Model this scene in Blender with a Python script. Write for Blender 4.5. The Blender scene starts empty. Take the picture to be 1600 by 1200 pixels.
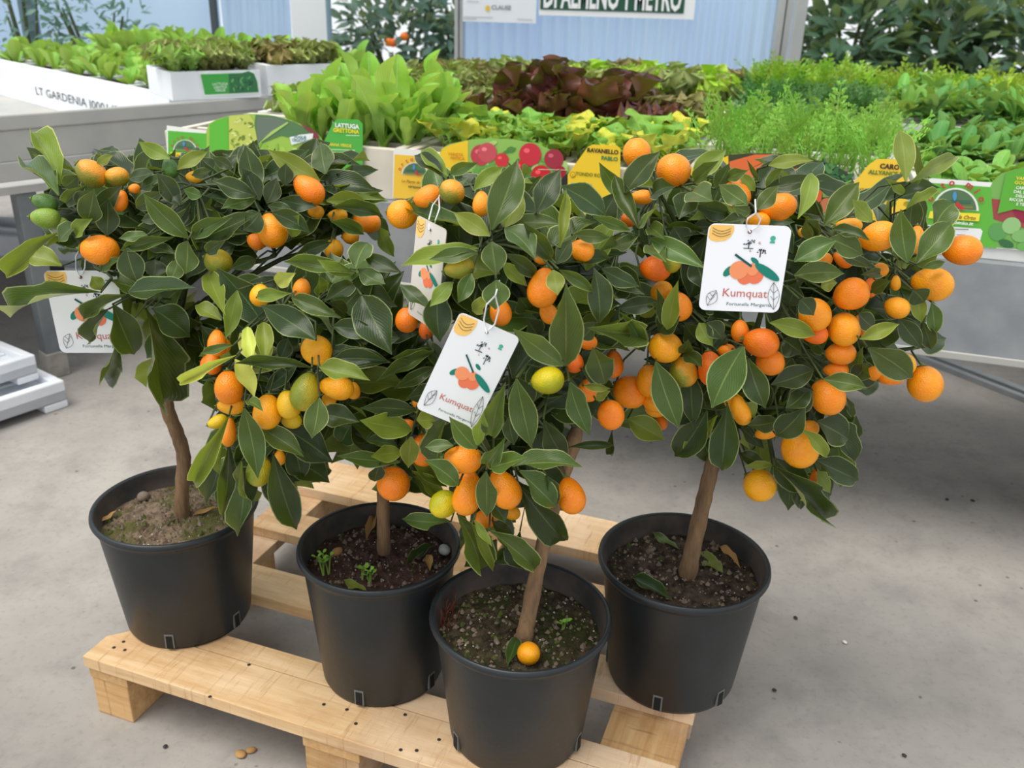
import bpy, bmesh, math, random
from mathutils import Vector, Matrix, Euler
random.seed(7)
R = math.radians
scene = bpy.context.scene
col = scene.collection

# ------------------------------------------------------------------ camera
F_PX, PITCH, ROLL, CAM_H = 1430.0, R(23.6), R(1.7), 1.0
cam_data = bpy.data.cameras.new('camera')
cam = bpy.data.objects.new('camera', cam_data); col.objects.link(cam)
cam_data.sensor_width = 36.0
cam_data.lens = F_PX / 1600.0 * 36.0
cam_data.clip_start = 0.02; cam_data.clip_end = 200
cam.matrix_world = Matrix.Translation((0, 0, CAM_H)) @ Matrix.Rotation(R(90) - PITCH, 4, 'X') @ Matrix.Rotation(ROLL, 4, 'Z')
cam_data.dof.use_dof = True; cam_data.dof.focus_distance = 1.02; cam_data.dof.aperture_fstop = 9.0
scene.camera = cam

# ------------------------------------------------------------------ light
world = bpy.data.worlds.new('world'); scene.world = world; world.use_nodes = True
bg = world.node_tree.nodes['Background']
bg.inputs[0].default_value = (0.93, 0.97, 1.0, 1); bg.inputs[1].default_value = 1.0
sun_d = bpy.data.lights.new('sun', 'SUN'); sun_d.energy = 2.8; sun_d.angle = R(40); sun_d.color = (1.0, 0.95, 0.86)
sun = bpy.data.objects.new('sun', sun_d); col.objects.link(sun)
sun.rotation_euler = Euler((R(12), R(-20), 0))
vs = scene.view_settings
vs.view_transform = 'Standard'; vs.look = 'None'; vs.exposure = 0.08; vs.gamma = 1.0; vs.use_curve_mapping = False

# ------------------------------------------------------------------ photo pixel -> direction
def ray(x, y):
    a, b = x - 800, y - 600
    c, q = math.cos(ROLL), math.sin(ROLL)
    u = (a * c + b * q) / F_PX; v = (-a * q + b * c) / F_PX
    return Vector((u, math.cos(PITCH) - v * math.sin(PITCH), -math.sin(PITCH) - v * math.cos(PITCH)))
CAM = Vector((0, 0, CAM_H))
def onz(x, y, z):
    d = ray(x, y); return CAM + d * ((z - CAM_H) / d.z)
def ony(x, y, Y):
    d = ray(x, y); return CAM + d * (Y / d.y)
def proj(P):
    q = P - CAM; d = q.y * math.cos(PITCH) - q.z * math.sin(PITCH)
    u = q.x / d * F_PX; v = (-q.y * math.sin(PITCH) - q.z * math.cos(PITCH)) / d * F_PX
    c, s_ = math.cos(ROLL), math.sin(ROLL); return 800 + u * c - v * s_, 600 + u * s_ + v * c
def depth(P):
    P = P - CAM; return P.y * math.cos(PITCH) - P.z * math.sin(PITCH)

# ------------------------------------------------------------------ materials
def lin(c):
    def f(v):
        v /= 255.0
        return v / 12.92 if v <= 0.04045 else ((v + 0.055) / 1.055) ** 2.4
    return (f(c[0]), f(c[1]), f(c[2]), 1)
class NT:
    def __init__(s, name):
        s.m = bpy.data.materials.new(name); s.m.use_nodes = True
        s.t = s.m.node_tree; s.b = s.t.nodes['Principled BSDF']; s.o = s.t.nodes['Material Output']
    def n(s, typ, **kw):
        nd = s.t.nodes.new(typ)
        for k, v in kw.items(): setattr(nd, k, v)
        return nd
    def l(s, a, b): s.t.links.new(a, b)
    def mix(s, fac, a, b, blend='MIX'):
        m = s.n('ShaderNodeMix', data_type='RGBA', blend_type=blend)
        for sock, val in ((m.inputs[0], fac), (m.inputs[6], a), (m.inputs[7], b)):
            if hasattr(val, 'links'): s.l(val, sock)
            else: sock.default_value = val
        return m.outputs[2]
    def math(s, op, a, b=None, clamp=False):
        m = s.n('ShaderNodeMath', operation=op, use_clamp=clamp)
        for i, val in enumerate((a, b)):
            if val is None: continue
            if hasattr(val, 'links'): s.l(val, m.inputs[i])
            else: m.inputs[i].default_value = val
        return m.outputs[0]
    def noise(s, scale, detail=4, vec=None, rough=0.55):
        n = s.n('ShaderNodeTexNoise'); n.inputs['Scale'].default_value = scale; n.inputs['Detail'].default_value = detail
        n.inputs['Roughness'].default_value = rough
        if vec is not None: s.l(vec, n.inputs['Vector'])
        return n.outputs[0]
    def ramp(s, fac, stops):
        r = s.n('ShaderNodeValToRGB'); e = r.color_ramp.elements
        while len(e) < len(stops): e.new(0.5)
        for i, (p, c) in enumerate(stops): e[i].position = p; e[i].color = c if len(c) == 4 else (*c, 1)
        s.l(fac, r.inputs[0]); return r.outputs[0]
    def coord(s, kind='Object', scale=None):
        c = s.n('ShaderNodeTexCoord').outputs[kind]
        if scale:
            mp = s.n('ShaderNodeMapping'); mp.inputs['Scale'].default_value = scale; s.l(c, mp.inputs[0]); c = mp.outputs[0]
        return c
    def bump(s, h, strength=0.3, dist=0.002):
        b = s.n('ShaderNodeBump'); b.inputs['Strength'].default_value = strength; b.inputs['Distance'].default_value = dist
        s.l(h, b.inputs['Height']); s.l(b.outputs[0], s.b.inputs['Normal'])

def pmat(name, c, c2=None, rough=0.6, scale=25, var=0.0, bump=0.0, bscale=200, metal=0.0, spec=0.5, transl=0.0, stretch=None):
    t = NT(name); co = t.coord('Object', stretch)
    base = lin(c)
    if c2:
        f = t.ramp(t.noise(scale, 5, co), [(0.35, (0, 0, 0)), (0.68, (1, 1, 1))])
        base = t.mix(f, lin(c), lin(c2))
    if var:
        rnd = t.n('ShaderNodeObjectInfo').outputs['Random']
        h = t.n('ShaderNodeHueSaturation')
        t.l(t.math('ADD', t.math('MULTIPLY', rnd, 2 * var), 1 - var), h.inputs['Value'])
        t.l(t.math('ADD', t.math('MULTIPLY', rnd, 0.03), 0.485), h.inputs['Hue'])
        if hasattr(base, 'links'): t.l(base, h.inputs['Color'])
        else: h.inputs['Color'].default_value = base
        base = h.outputs[0]
    if hasattr(base, 'links'): t.l(base, t.b.inputs['Base Color'])
    else: t.b.inputs['Base Color'].default_value = base
    t.b.inputs['Roughness'].default_value = rough; t.b.inputs['Metallic'].default_value = metal
    t.b.inputs['Specular IOR Level'].default_value = spec
    if bump: t.bump(t.noise(bscale, 3, co), bump)
    if transl:
        tr = t.n('ShaderNodeBsdfTranslucent')
        if hasattr(base, 'links'): t.l(base, tr.inputs[0])
        else: tr.inputs[0].default_value = base
        mx = t.n('ShaderNodeMixShader'); mx.inputs[0].default_value = transl
        t.l(t.b.outputs[0], mx.inputs[1]); t.l(tr.outputs[0], mx.inputs[2]); t.l(mx.outputs[0], t.o.inputs[0])
    return t.m

def leafmat(name, top, under, rib, rim=None, rough=0.38, transl=0.18, var=0.16, veins=0.25):
    """leaf with a paler midrib, faint side veins, pale rim and a paler underside; uv.x across, uv.y along"""
    t = NT(name)
    uv = t.n('ShaderNodeTexCoord').outputs['UV']
    sep = t.n('ShaderNodeSeparateXYZ'); t.l(uv, sep.inputs[0]); u, v = sep.outputs[0], sep.outputs[1]
    d = t.math('ABSOLUTE', t.math('SUBTRACT', u, 0.5))                       # 0 at rib, .5 at rim
    geo = t.n('ShaderNodeNewGeometry').outputs['Backfacing']
    nz = t.noise(18, 3, t.coord('Object'))
    topc = t.mix(t.math('MULTIPLY', nz, 0.5), lin(top), lin(tuple(min(255, int(k * 1.25 + 8)) for k in top)))
    base = t.mix(geo, topc, lin(under))
    w = t.math('ADD', t.math('MULTIPLY', v, 13.0), t.math('MULTIPLY', d, -14.0))
    vein = t.math('POWER', t.math('ABSOLUTE', t.math('SINE', t.math('MULTIPLY', w, math.pi))), 14)
    base = t.mix(t.math('MULTIPLY', vein, veins), base, lin(rib))
    ribf = t.math('LESS_THAN', d, 0.022)
    base = t.mix(t.math('MULTIPLY', ribf, 0.65), base, lin(rib))
    if rim:
        rf = t.math('GREATER_THAN', d, 0.468)
        base = t.mix(t.math('MULTIPLY', rf, 0.8), base, lin(rim))
    h = t.n('ShaderNodeHueSaturation'); rnd = t.n('ShaderNodeObjectInfo').outputs['Random']
    t.l(t.math('ADD', t.math('MULTIPLY', rnd, 2 * var), 1 - var), h.inputs['Value'])
    t.l(t.math('ADD', t.math('MULTIPLY', t.math('FRACT', t.math('MULTIPLY', rnd, 7.3)), 0.03), 0.485), h.inputs['Hue'])
    t.l(base, h.inputs['Color']); base = h.outputs[0]
    t.l(base, t.b.inputs['Base Color']); t.b.inputs['Roughness'].default_value = rough
    t.b.inputs['Specular IOR Level'].default_value = 0.36
    t.bump(t.math('ADD', vein, t.math('MULTIPLY', ribf, -2.0)), 0.25, 0.0006)
    tr = t.n('ShaderNodeBsdfTranslucent'); t.l(t.mix(0.6, base, lin((190, 215, 60))), tr.inputs[0])
    mx = t.n('ShaderNodeMixShader'); mx.inputs[0].default_value = transl
    t.l(t.b.outputs[0], mx.inputs[1]); t.l(tr.outputs[0], mx.inputs[2]); t.l(mx.outputs[0], t.o.inputs[0])
    return t.m

def fruitmat(name, c, c2=None, axis_mix=False):
    t = NT(name); co = t.coord('Object')
    n = t.noise(1.6, 3, co)
    c2 = c2 or tuple(int(k * 0.93) for k in c)
    if axis_mix:
        sep = t.n('ShaderNodeSeparateXYZ'); t.l(co, sep.inputs[0])
        f = t.math('ADD', t.math('MULTIPLY', sep.outputs[0], 0.9), n)
        base = t.mix(t.ramp(f, [(0.25, (0, 0, 0)), (0.85, (1, 1, 1))]), lin(c), lin(c2))
    else:
        base = t.mix(t.ramp(n, [(0.3, (0, 0, 0)), (0.7, (1, 1, 1))]), lin(c), lin(c2))
    h = t.n('ShaderNodeHueSaturation'); rnd = t.n('ShaderNodeObjectInfo').outputs['Random']
    t.l(t.math('ADD', t.math('MULTIPLY', rnd, 0.02), 0.49), h.inputs['Hue']); t.l(base, h.inputs['Color'])
    t.l(h.outputs[0], t.b.inputs['Base Color'])
    t.b.inputs['Roughness'].default_value = 0.36; t.b.inputs['Subsurface Weight'].default_value = 0.0
    vo = t.n('ShaderNodeTexVoronoi'); vo.inputs['Scale'].default_value = 11; t.l(co, vo.inputs['Vector'])
    t.bump(vo.outputs['Distance'], 0.35, 0.0012)
    return t.m

M = {}
def flat(c, rough=0.55):
    k = 'print_%d_%d_%d' % c
    if k not in M: M[k] = pmat(k, c, rough=rough, spec=0.35)
    return M[k]

def wood(name, c, c2, dark):
    t = NT(name); co = t.coord('Object', (1.2, 14, 14))
    n = t.noise(6, 6, co, 0.65); n2 = t.noise(4.5, 5, t.coord('Object', (1, 1.6, 1)), 0.65)
    rnd = t.n('ShaderNodeObjectInfo').outputs['Random']
    base = t.mix(t.ramp(n, [(0.34, (0, 0, 0)), (0.64, (1, 1, 1))]), lin(c), lin(c2))
    base = t.mix(t.math('MULTIPLY', t.ramp(n2, [(0.46, (0, 0, 0)), (0.68, (1, 1, 1))]), 0.55), base, lin(dark))
    pale = t.noise(3, 4, t.coord('Object', (1.3, 1, 1)))
    base = t.mix(t.math('MULTIPLY', t.ramp(pale, [(0.5, (0, 0, 0)), (0.68, (1, 1, 1))]), 0.45), base, lin((232, 212, 188)))
    vo = t.n('ShaderNodeTexVoronoi'); vo.inputs['Scale'].default_value = 8; t.l(t.coord('Object', (0.6, 1.3, 1)), vo.inputs['Vector'])
    kn = t.ramp(vo.outputs['Distance'], [(0.06, (1, 1, 1)), (0.14, (0, 0, 0))])
    base = t.mix(t.math('MULTIPLY', kn, 0.85), base, lin((104, 66, 40)))
    saw = t.noise(5, 4, t.coord('Object', (26, 2.2, 1)), 0.7)          # saw marks across the grain
    base = t.mix(t.math('MULTIPLY', t.ramp(saw, [(0.56, (0, 0, 0)), (0.70, (1, 1, 1))]), 0.5), base, lin(dark))
    h = t.n('ShaderNodeHueSaturation'); t.l(t.math('ADD', t.math('MULTIPLY', rnd, 0.24), 0.86), h.inputs['Value']); t.l(base, h.inputs['Color'])
    t.l(h.outputs[0], t.b.inputs['Base Color']); t.b.inputs['Roughness'].default_value = 0.8
    t.bump(t.math('ADD', n, t.math('MULTIPLY', saw, 0.5)), 0.5, 0.002); return t.m

M['wood'] = wood('pallet_wood', (204, 166, 118), (224, 192, 150), (158, 108, 66))
M['wood_block'] = wood('pallet_block_wood', (186, 142, 92), (206, 168, 118), (120, 80, 50))
M['nail'] = pmat('nail_dark', (45, 38, 34), rough=0.6)
M['pot'] = pmat('pot_plastic', (24, 29, 33), (37, 42, 46), rough=0.42, scale=9, bump=0.12, bscale=120)
M['pot_in'] = pmat('pot_inside_dusty', (44, 44, 44), (92, 78, 70), rough=0.8, scale=14)
M['slot'] = pmat('slot_painted_shade', (14, 14, 14), rough=0.9)
M['slot_rim'] = pmat('slot_rim', (104, 106, 102), rough=0.6)
M['bark'] = pmat('bark', (148, 116, 84), (108, 84, 62), rough=0.85, scale=40, bump=0.9, bscale=160, stretch=(2.2, 2.2, 0.5))
M['branch'] = pmat('green_twig', (78, 92, 50), (60, 70, 42), rough=0.6, scale=30)
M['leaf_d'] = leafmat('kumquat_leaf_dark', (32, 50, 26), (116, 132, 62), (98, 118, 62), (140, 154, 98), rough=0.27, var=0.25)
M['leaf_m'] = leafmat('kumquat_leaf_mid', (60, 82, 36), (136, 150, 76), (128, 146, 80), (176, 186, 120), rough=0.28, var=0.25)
M['leaf_o'] = leafmat('kumquat_leaf_olive', (108, 124, 44), (150, 162, 74), (150, 162, 84), (196, 200, 120), transl=0.24)
M['leaf_y'] = leafmat('kumquat_leaf_yellow', (192, 198, 92), (200, 204, 116), (206, 210, 130), (214, 216, 140), transl=0.26)
M['fr_O'] = fruitmat('kumquat_orange', (250, 152, 14), (244, 134, 8))
M['fr_D'] = fruitmat('kumquat_deep_orange', (246, 132, 14), (236, 114, 12))
M['fr_A'] = fruitmat('kumquat_amber', (250, 174, 18), (246, 154, 12))
M['fr_Y'] = fruitmat('kumquat_yellow', (234, 186, 22), (214, 178, 26))
M['fr_L'] = fruitmat('kumquat_lemon', (222, 196, 18), (176, 172, 22), True)
M['fr_K'] = fruitmat('kumquat_turning', (226, 150, 34), (128, 128, 34), True)
M['fr_V'] = fruitmat('kumquat_olive', (184, 164, 34), (130, 138, 36), True)
M['fr_G'] = fruitmat('kumquat_green', (62, 98, 44), (92, 130, 48))
M['fr_H'] = fruitmat('kumquat_light_green', (116, 152, 50), (150, 166, 62))
M['calyx'] = pmat('calyx', (96, 116, 56), rough=0.6)

def soilmat(name, c, c2, moss, mossamt):
    t = NT(name); co = t.coord('Object')
    n1 = t.noise(70, 6, co, 0.7); n2 = t.noise(16, 5, co, 0.7); n3 = t.noise(260, 2, co)
    b = t.mix(t.ramp(n1, [(0.38, (0, 0, 0)), (0.62, (1, 1, 1))]), lin(c), lin(c2))
    mf = t.ramp(n2, [(0.62 - mossamt, (0, 0, 0)), (0.72 - mossamt, (1, 1, 1))])
    b = t.mix(t.math('MULTIPLY', mf, 0.8), b, t.mix(n1, lin(moss), lin(tuple(int(k * 0.5) for k in moss))))
    sp = t.ramp(n3, [(0.70, (0, 0, 0)), (0.74, (1, 1, 1))])
    b = t.mix(t.math('MULTIPLY', sp, 0.55), b, lin((205, 190, 176)))
    t.l(b, t.b.inputs['Base Color']); t.b.inputs['Roughness'].default_value = 0.95
    t.b.inputs['Specular IOR Level'].default_value = 0.2
    t.bump(t.math('ADD', n1, t.math('MULTIPLY', n3, 0.4)), 1.0, 0.008); return t.m
M['soil0'] = soilmat('soil_dry', (96, 80, 66), (150, 130, 110), (112, 116, 54), 0.16)
M['soil1'] = soilmat('soil_brown', (58, 42, 38), (96, 72, 66), (60, 58, 40), -0.06)
M['soil2'] = soilmat('soil_mossy', (44, 38, 30), (92, 80, 62), (70, 80, 32), 0.14)
M['soil3'] = soilmat('soil_dark', (40, 34, 30), (92, 78, 66), (56, 62, 36), -0.02)
M['soilt'] = pmat('tray_soil', (58, 46, 38), (34, 28, 24), rough=0.95, scale=60, bump=0.8)
M['foam'] = pmat('polystyrene', (232, 232, 230), (218, 216, 210), rough=0.7, scale=7, bump=0.15, bscale=300)
M['foam_cream'] = pmat('polystyrene_aged', (222, 214, 200), (204, 196, 182), rough=0.75, scale=9, bump=0.15, bscale=300)
M['foam_white'] = pmat('polystyrene_fresh', (240, 243, 248), (228, 232, 238), rough=0.7, scale=7, bump=0.12, bscale=300)
M['galv'] = pmat('galvanised_steel', (136, 140, 146), (154, 158, 162), rough=0.5, scale=14, metal=0.25, bump=0.04, stretch=(1, 1, 1))
M['galv_l'] = pmat('galvanised_steel_pale', (190, 188, 182), (172, 172, 170), rough=0.55, scale=6, metal=0.15)
M['steel_leg'] = pmat('grey_leg', (104, 110, 114), (124, 128, 130), rough=0.6, scale=12)
M['steel_dark'] = pmat('dark_rail', (70, 76, 80), rough=0.6)
M['concrete_foot'] = pmat('concrete_foot', (176, 170, 162), (150, 146, 140), rough=0.9, scale=40, bump=0.3)
M['alu'] = pmat('aluminium_post', (182, 184, 182), (168, 170, 170), rough=0.45, metal=0.3, scale=5)
M['bluepost'] = pmat('bluish_post', (120, 146, 160), rough=0.5)
M['string'] = pmat('white_string', (226, 228, 232), rough=0.6)
M['stone'] = pmat('pebble', (186, 190, 186), (140, 148, 150), rough=0.7, scale=60)
M['stone_b'] = pmat('pebble_brown', (112, 98, 86), (140, 124, 108), rough=0.8, scale=80)
M['dry'] = pmat('dry_leaf', (178, 140, 84), (150, 112, 66), rough=0.8, scale=30)
M['root'] = pmat('red_fibre', (112, 52, 38), rough=0.9)
M['moss'] = pmat('moss', (88, 100, 38), (60, 76, 30), rough=0.95, scale=90)
M['sprout'] = pmat('sprout', (150, 178, 84), (120, 156, 60), rough=0.5, scale=40, transl=0.2)
M['perlite'] = pmat('perlite', (226, 222, 214), rough=0.9)

# concrete floor
t = NT('concrete_floor'); co = t.coord('Object')
n1 = t.noise(1.5, 6, co, 0.62); n2 = t.noise(7, 6, co, 0.7); n3 = t.noise(90, 3, co)
b = t.mix(t.ramp(n1, [(0.34, (0, 0, 0)), (0.66, (1, 1, 1))]), lin((142, 138, 134)), lin((176, 170, 164)))
b = t.mix(t.math('MULTIPLY', t.ramp(n2, [(0.48, (0, 0, 0)), (0.74, (1, 1, 1))]), 0.5), b, lin((112, 110, 110)))
b = t.mix(t.math('MULTIPLY', t.ramp(n3, [(0.30, (1, 1, 1)), (0.45, (0, 0, 0))]), 0.22), b, lin((110, 104, 98)))
vo = t.n('ShaderNodeTexVoronoi'); vo.inputs['Scale'].default_value = 22; t.l(co, vo.inputs['Vector'])
sp = t.math('MULTIPLY', t.ramp(vo.outputs['Distance'], [(0.05, (1, 1, 1)), (0.10, (0, 0, 0))]), t.ramp(n2, [(0.48, (0, 0, 0)), (0.54, (1, 1, 1))]))
b = t.mix(t.math('MULTIPLY', sp, 0.7), b, lin((66, 60, 56)))
t.l(b, t.b.inputs['Base Color']); t.b.inputs['Roughness'].default_value = 0.8; t.b.inputs['Specular IOR Level'].default_value = 0.3
t.bump(n3, 0.25, 0.002); M['floor'] = t.m

def film(name, c, tr, alpha=0.0):
    t = NT(name); co = t.coord('Object')
    n = t.noise(1.3, 4, t.coord('Object', (1, 1, 0.35)))
    base = t.mix(t.ramp(n, [(0.3, (0, 0, 0)), (0.7, (1, 1, 1))]), lin(c), lin(tuple(min(255, k + 22) for k in c)))
    t.l(base, t.b.inputs['Base Color']); t.b.inputs['Roughness'].default_value = 0.5
    t.bump(t.noise(5, 4, co), 0.5, 0.02)
    tb = t.n('ShaderNodeBsdfTranslucent'); t.l(base, tb.inputs[0])
    mx = t.n('ShaderNodeMixShader'); mx.inputs[0].default_value = tr
    t.l(t.b.outputs[0], mx.inputs[1]); t.l(tb.outputs[0], mx.inputs[2]); t.l(mx.outputs[0], t.o.inputs[0]); return t.m
M['film'] = film('greenhouse_film', (186, 212, 246), 0.8)
M['film_w'] = film('greenhouse_film_clear', (250, 253, 255), 0.95)
M['panel'] = film('corrugated_polycarbonate', (192, 216, 248), 0.78)

# seedling leaves
M['romaine'] = leafmat('romaine_leaf', (136, 192, 60), (172, 210, 100), (220, 236, 160), rough=0.4, transl=0.35, veins=0.35)
M['oval'] = leafmat('young_lettuce_leaf', (128, 178, 66), (158, 194, 96), (190, 212, 126), rough=0.45, transl=0.3, veins=0.2)
M['radish'] = leafmat('radish_leaf', (116, 164, 62), (150, 186, 84), (176, 200, 110), rough=0.5, transl=0.3)
M['radish_y'] = leafmat('radish_leaf_yellow', (206, 204, 60), (214, 212, 90), (224, 220, 120), rough=0.5, transl=0.3)
M['redlet'] = leafmat('red_lettuce_leaf', (66, 24, 26), (110, 62, 46), (112, 56, 52), rough=0.33, transl=0.12)
M['brownlet'] = leafmat('brown_lettuce_leaf', (120, 108, 62), (136, 126, 76), (150, 140, 88), rough=0.5, transl=0.2, var=0.35)
M['olivelet'] = leafmat('olive_lettuce_leaf', (138, 158, 82), (144, 152, 90), (176, 180, 120), rough=0.5, transl=0.25, var=0.3)
M['brightlet'] = leafmat('bright_lettuce_leaf', (150, 206, 40), (180, 220, 80), (206, 230, 120), rough=0.45, transl=0.35)
M['lamb'] = leafmat('lamb_lettuce_leaf', (104, 158, 62), (140, 180, 90), (160, 196, 110), rough=0.4, transl=0.22)
M['pea'] = leafmat('pea_leaf', (82, 138, 66), (122, 166, 96), (140, 176, 110), rough=0.5, transl=0.25)
M['celery'] = leafmat('celery_leaf', (166, 196, 62), (186, 206, 90), (200, 214, 110), rough=0.5, transl=0.35)
M['carrot'] = pmat('carrot_frond', (130, 182, 66), (158, 206, 84), rough=0.55, scale=10, var=0.2, transl=0.3)
M['parsley'] = pmat('dark_frond', (74, 128, 60), (100, 152, 70), rough=0.55, scale=10, var=0.2, transl=0.25)
M['dill'] = pmat('yellow_frond', (162, 196, 58), (140, 184, 60), rough=0.55, scale=10, var=0.2, transl=0.35)
M['stem_r'] = pmat('radish_stem', (124, 78, 70), rough=0.5)
M['bush'] = leafmat('laurel_leaf', (66, 98, 78), (116, 142, 116), (110, 138, 110), rough=0.35, transl=0.2, var=0.35)
M['bush_b'] = leafmat('shrub_leaf_bluish', (84, 116, 110), (128, 152, 146), (110, 138, 128), rough=0.4, transl=0.2, var=0.35)

# ------------------------------------------------------------------ mesh helpers
class MB:
    def __init__(s): s.v = []; s.f = []; s.uv = None
    def add(s, vs_, fs):
        o = len(s.v); s.v += [tuple(p) for p in vs_]; s.f += [tuple(i + o for i in f) for f in fs]
    def box(s, x0, x1, y0, y1, z0, z1):
        s.add([(x0, y0, z0), (x1, y0, z0), (x1, y1, z0), (x0, y1, z0), (x0, y0, z1), (x1, y0, z1), (x1, y1, z1), (x0, y1, z1)],
              [(0, 3, 2, 1), (4, 5, 6, 7), (0, 1, 5, 4), (1, 2, 6, 5), (2, 3, 7, 6), (3, 0, 4, 7)])
    def tube(s, pts, rad, seg=8, cap=True):
        pts = [Vector(p) for p in pts]; n = len(pts); rings = []
        up = Vector((0.13, 0.31, 0.94))
        for i, p in enumerate(pts):
            d = (pts[min(i + 1, n - 1)] - pts[max(i - 1, 0)]).normalized()
            a = d.cross(up)
            if a.length < 1e-3: a = d.cross(Vector((1, 0, 0)))
            a.normalize(); b = d.cross(a)
            r = rad[i] if isinstance(rad, (list, tuple)) else rad
            rings.append([p + (a * math.cos(2 * math.pi * k / seg) + b * math.sin(2 * math.pi * k / seg)) * r for k in range(seg)])
        vs_ = [q for ring in rings for q in ring]; fs = []
        for i in range(n - 1):
            for k in range(seg):
                k2 = (k + 1) % seg; fs.append((i * seg + k, i * seg + k2, (i + 1) * seg + k2, (i + 1) * seg + k))
        if cap: fs += [tuple(range(seg)), tuple(range((n - 1) * seg, n * seg))[::-1]]
        s.add(vs_, fs)
    def lathe(s, prof, seg=48, c=(0, 0, 0)):
        n = len(prof)
        vs_ = [(c[0] + r * math.cos(2 * math.pi * k / seg), c[1] + r * math.sin(2 * math.pi * k / seg), c[2] + z) for r, z in prof for k in range(seg)]
        fs = [(i * seg + k, i * seg + (k + 1) % seg, (i + 1) * seg + (k + 1) % seg, (i + 1) * seg + k) for i in range(n - 1) for k in range(seg)]
        s.add(vs_, fs)
    def mesh(s, name, smooth=False):
        me = bpy.data.meshes.new(name); me.from_pydata(s.v, [], s.f); me.update()
        if smooth: me.polygons.foreach_set('use_smooth', [True] * len(me.polygons))
        return me
    def build(s, name, mat, parent=None, smooth=False, bevel=0.0, origin=None):
        me = s.mesh(name, smooth); me.materials.append(mat)
        if origin is not None: me.transform(Matrix.Translation(-Vector(origin)))
        o = bpy.data.objects.new(name, me); col.objects.link(o)
        if parent: o.parent = parent
        if origin is not None and not parent: o.location = origin
        if bevel:
            b = o.modifiers.new('bevel', 'BEVEL'); b.width = bevel; b.segments = 2; b.limit_method = 'ANGLE'
        return o
def tag(o, label=None, cat=None, group=None, kind=None):
    if label: o['label'] = label
    if cat: o['category'] = cat
    if group: o['group'] = group
    if kind: o['kind'] = kind
    return o
def empty(name, loc=(0, 0, 0), rz=0.0, **kw):
    o = bpy.data.objects.new(name, None); col.objects.link(o); o.location = loc; o.rotation_euler = (0, 0, rz)
    o.empty_display_size = 0.05; return tag(o, **kw)
def inst(name, mesh, mat, parent, mb):
    o = bpy.data.objects.new(name, mesh); col.objects.link(o); o.parent = parent; o.matrix_basis = mb
    if mat is not None and len(o.material_slots):
        o.material_slots[0].link = 'OBJECT'; o.material_slots[0].material = mat
    return o
def dup(o, loc, rz, scale=1.0, parts=True):
    c = o.copy(); col.objects.link(c); c.location = loc; c.rotation_euler = (0, 0, rz); c.scale = (scale,) * 3
    if parts:
        for ch in o.children:
            k = ch.copy(); col.objects.link(k); k.parent = c
    return c
def frame(ex, ey, n, o):
    m = Matrix.Identity(4)
    for i, vv in enumerate((ex, ey, n, o)):
        for j in range(3): m[j][i] = vv[j]
    return m

# ------------------------------------------------------------------ leaf meshes
def leaf_mesh(name, wf, side=0.0, arch=0.0, fold=0.0, wave=0.0, nl=9, nw=4, wn=3.0, frill=0.0, twist=0.0, zr=0.4):
    vs_, fs, uvs = [], [], []
    for i in range(nl + 1):
        tt = i / nl
        if wf is not w_kum: tt = 1 - (1 - tt) ** 1.5
        w = wf(tt)
        for j in range(nw + 1):
            u = j / nw - 0.5; x = u * w
            ax = abs(u) * 2
            zz = fold * ax * w + wave * math.sin(tt * math.pi * wn + (0.8 if u > 0 else 0)) * ax * w + frill * math.sin(tt * 19 + u * 9) * ax
            th = twist * (tt - 0.4); x, zz = x * math.cos(th) - zz * math.sin(th), zz * math.cos(th) + x * math.sin(th)
            z = zz * zr + (arch * 1.1 * tt * (1 - tt) if wf is w_kum else -arch * tt * tt)
            xx = x + side * 4 * tt * (1 - tt)
            vs_.append((xx, tt, z)); uvs.append((j / nw, tt))
    for i in range(nl):
        for j in range(nw):
            a = i * (nw + 1) + j; fs.append((a, a + 1, a + nw + 2, a + nw + 1))
    me = bpy.data.meshes.new(name); me.from_pydata(vs_, [], fs); me.update()
    uvl = me.uv_layers.new(name='UVMap')
    for lp in me.loops: uvl.data[lp.index].uv = uvs[lp.vertex_index]
    me.polygons.foreach_set('use_smooth', [True] * len(me.polygons))
    me.materials.append(None); return me
def w_kum(tt):   # lanceolate, pointed at the tip, short stalk
    if tt < 0.05: return 0.05
    s = (tt - 0.05) / 0.95
    return max(0.012, 1.04 * (math.sin(math.pi * s ** 0.86) ** (0.72 + 0.5 * s)))
def tipped(tt, pk, base):
    if tt < pk: f = tt / pk; return base + (1 - base) * (f * f * (3 - 2 * f))
    return max(0.03, math.sqrt(max(0.0, 1 - ((tt - pk) / (1 - pk)) ** 2)))
def w_spat(tt): return tipped(tt, 0.66, 0.14)
def w_rom(tt): return tipped(tt, 0.62, 0.26)
def w_red(tt): return tipped(tt, 0.58, 0.3)
def w_round(tt): return 0.10 if tt < 0.25 else max(0.1, math.sin(math.pi * (0.06 + 0.9 * (tt - 0.25) / 0.75)) ** 0.6)
def w_heart(tt): return 0.06 if tt < 0.35 else max(0.05, (math.sin(math.pi * (0.18 + 0.82 * (tt - 0.35) / 0.65)) ** 0.7))
KUM = []
for side in (-0.14, -0.06, 0.0, 0.06, 0.14):
    for arch, fold, wave, tw in ((0.10, 0.16, 0.10, 0.25), (0.26, 0.26, 0.16, -0.4), (-0.12, 0.12, 0.14, 0.5), (0.16, 0.34, 0.20, 0.1)):
        KUM.append((side, leaf_mesh('kumquat_leaf', w_kum, side, arch, fold * 1.3, wave * 1.1, nl=11, twist=tw, zr=0.38)))
def pick_kum(side):
    c = sorted(KUM, key=lambda k: abs(k[0] - side) + random.random() * 0.03)
    return random.choice(c[:4])[1]

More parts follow.
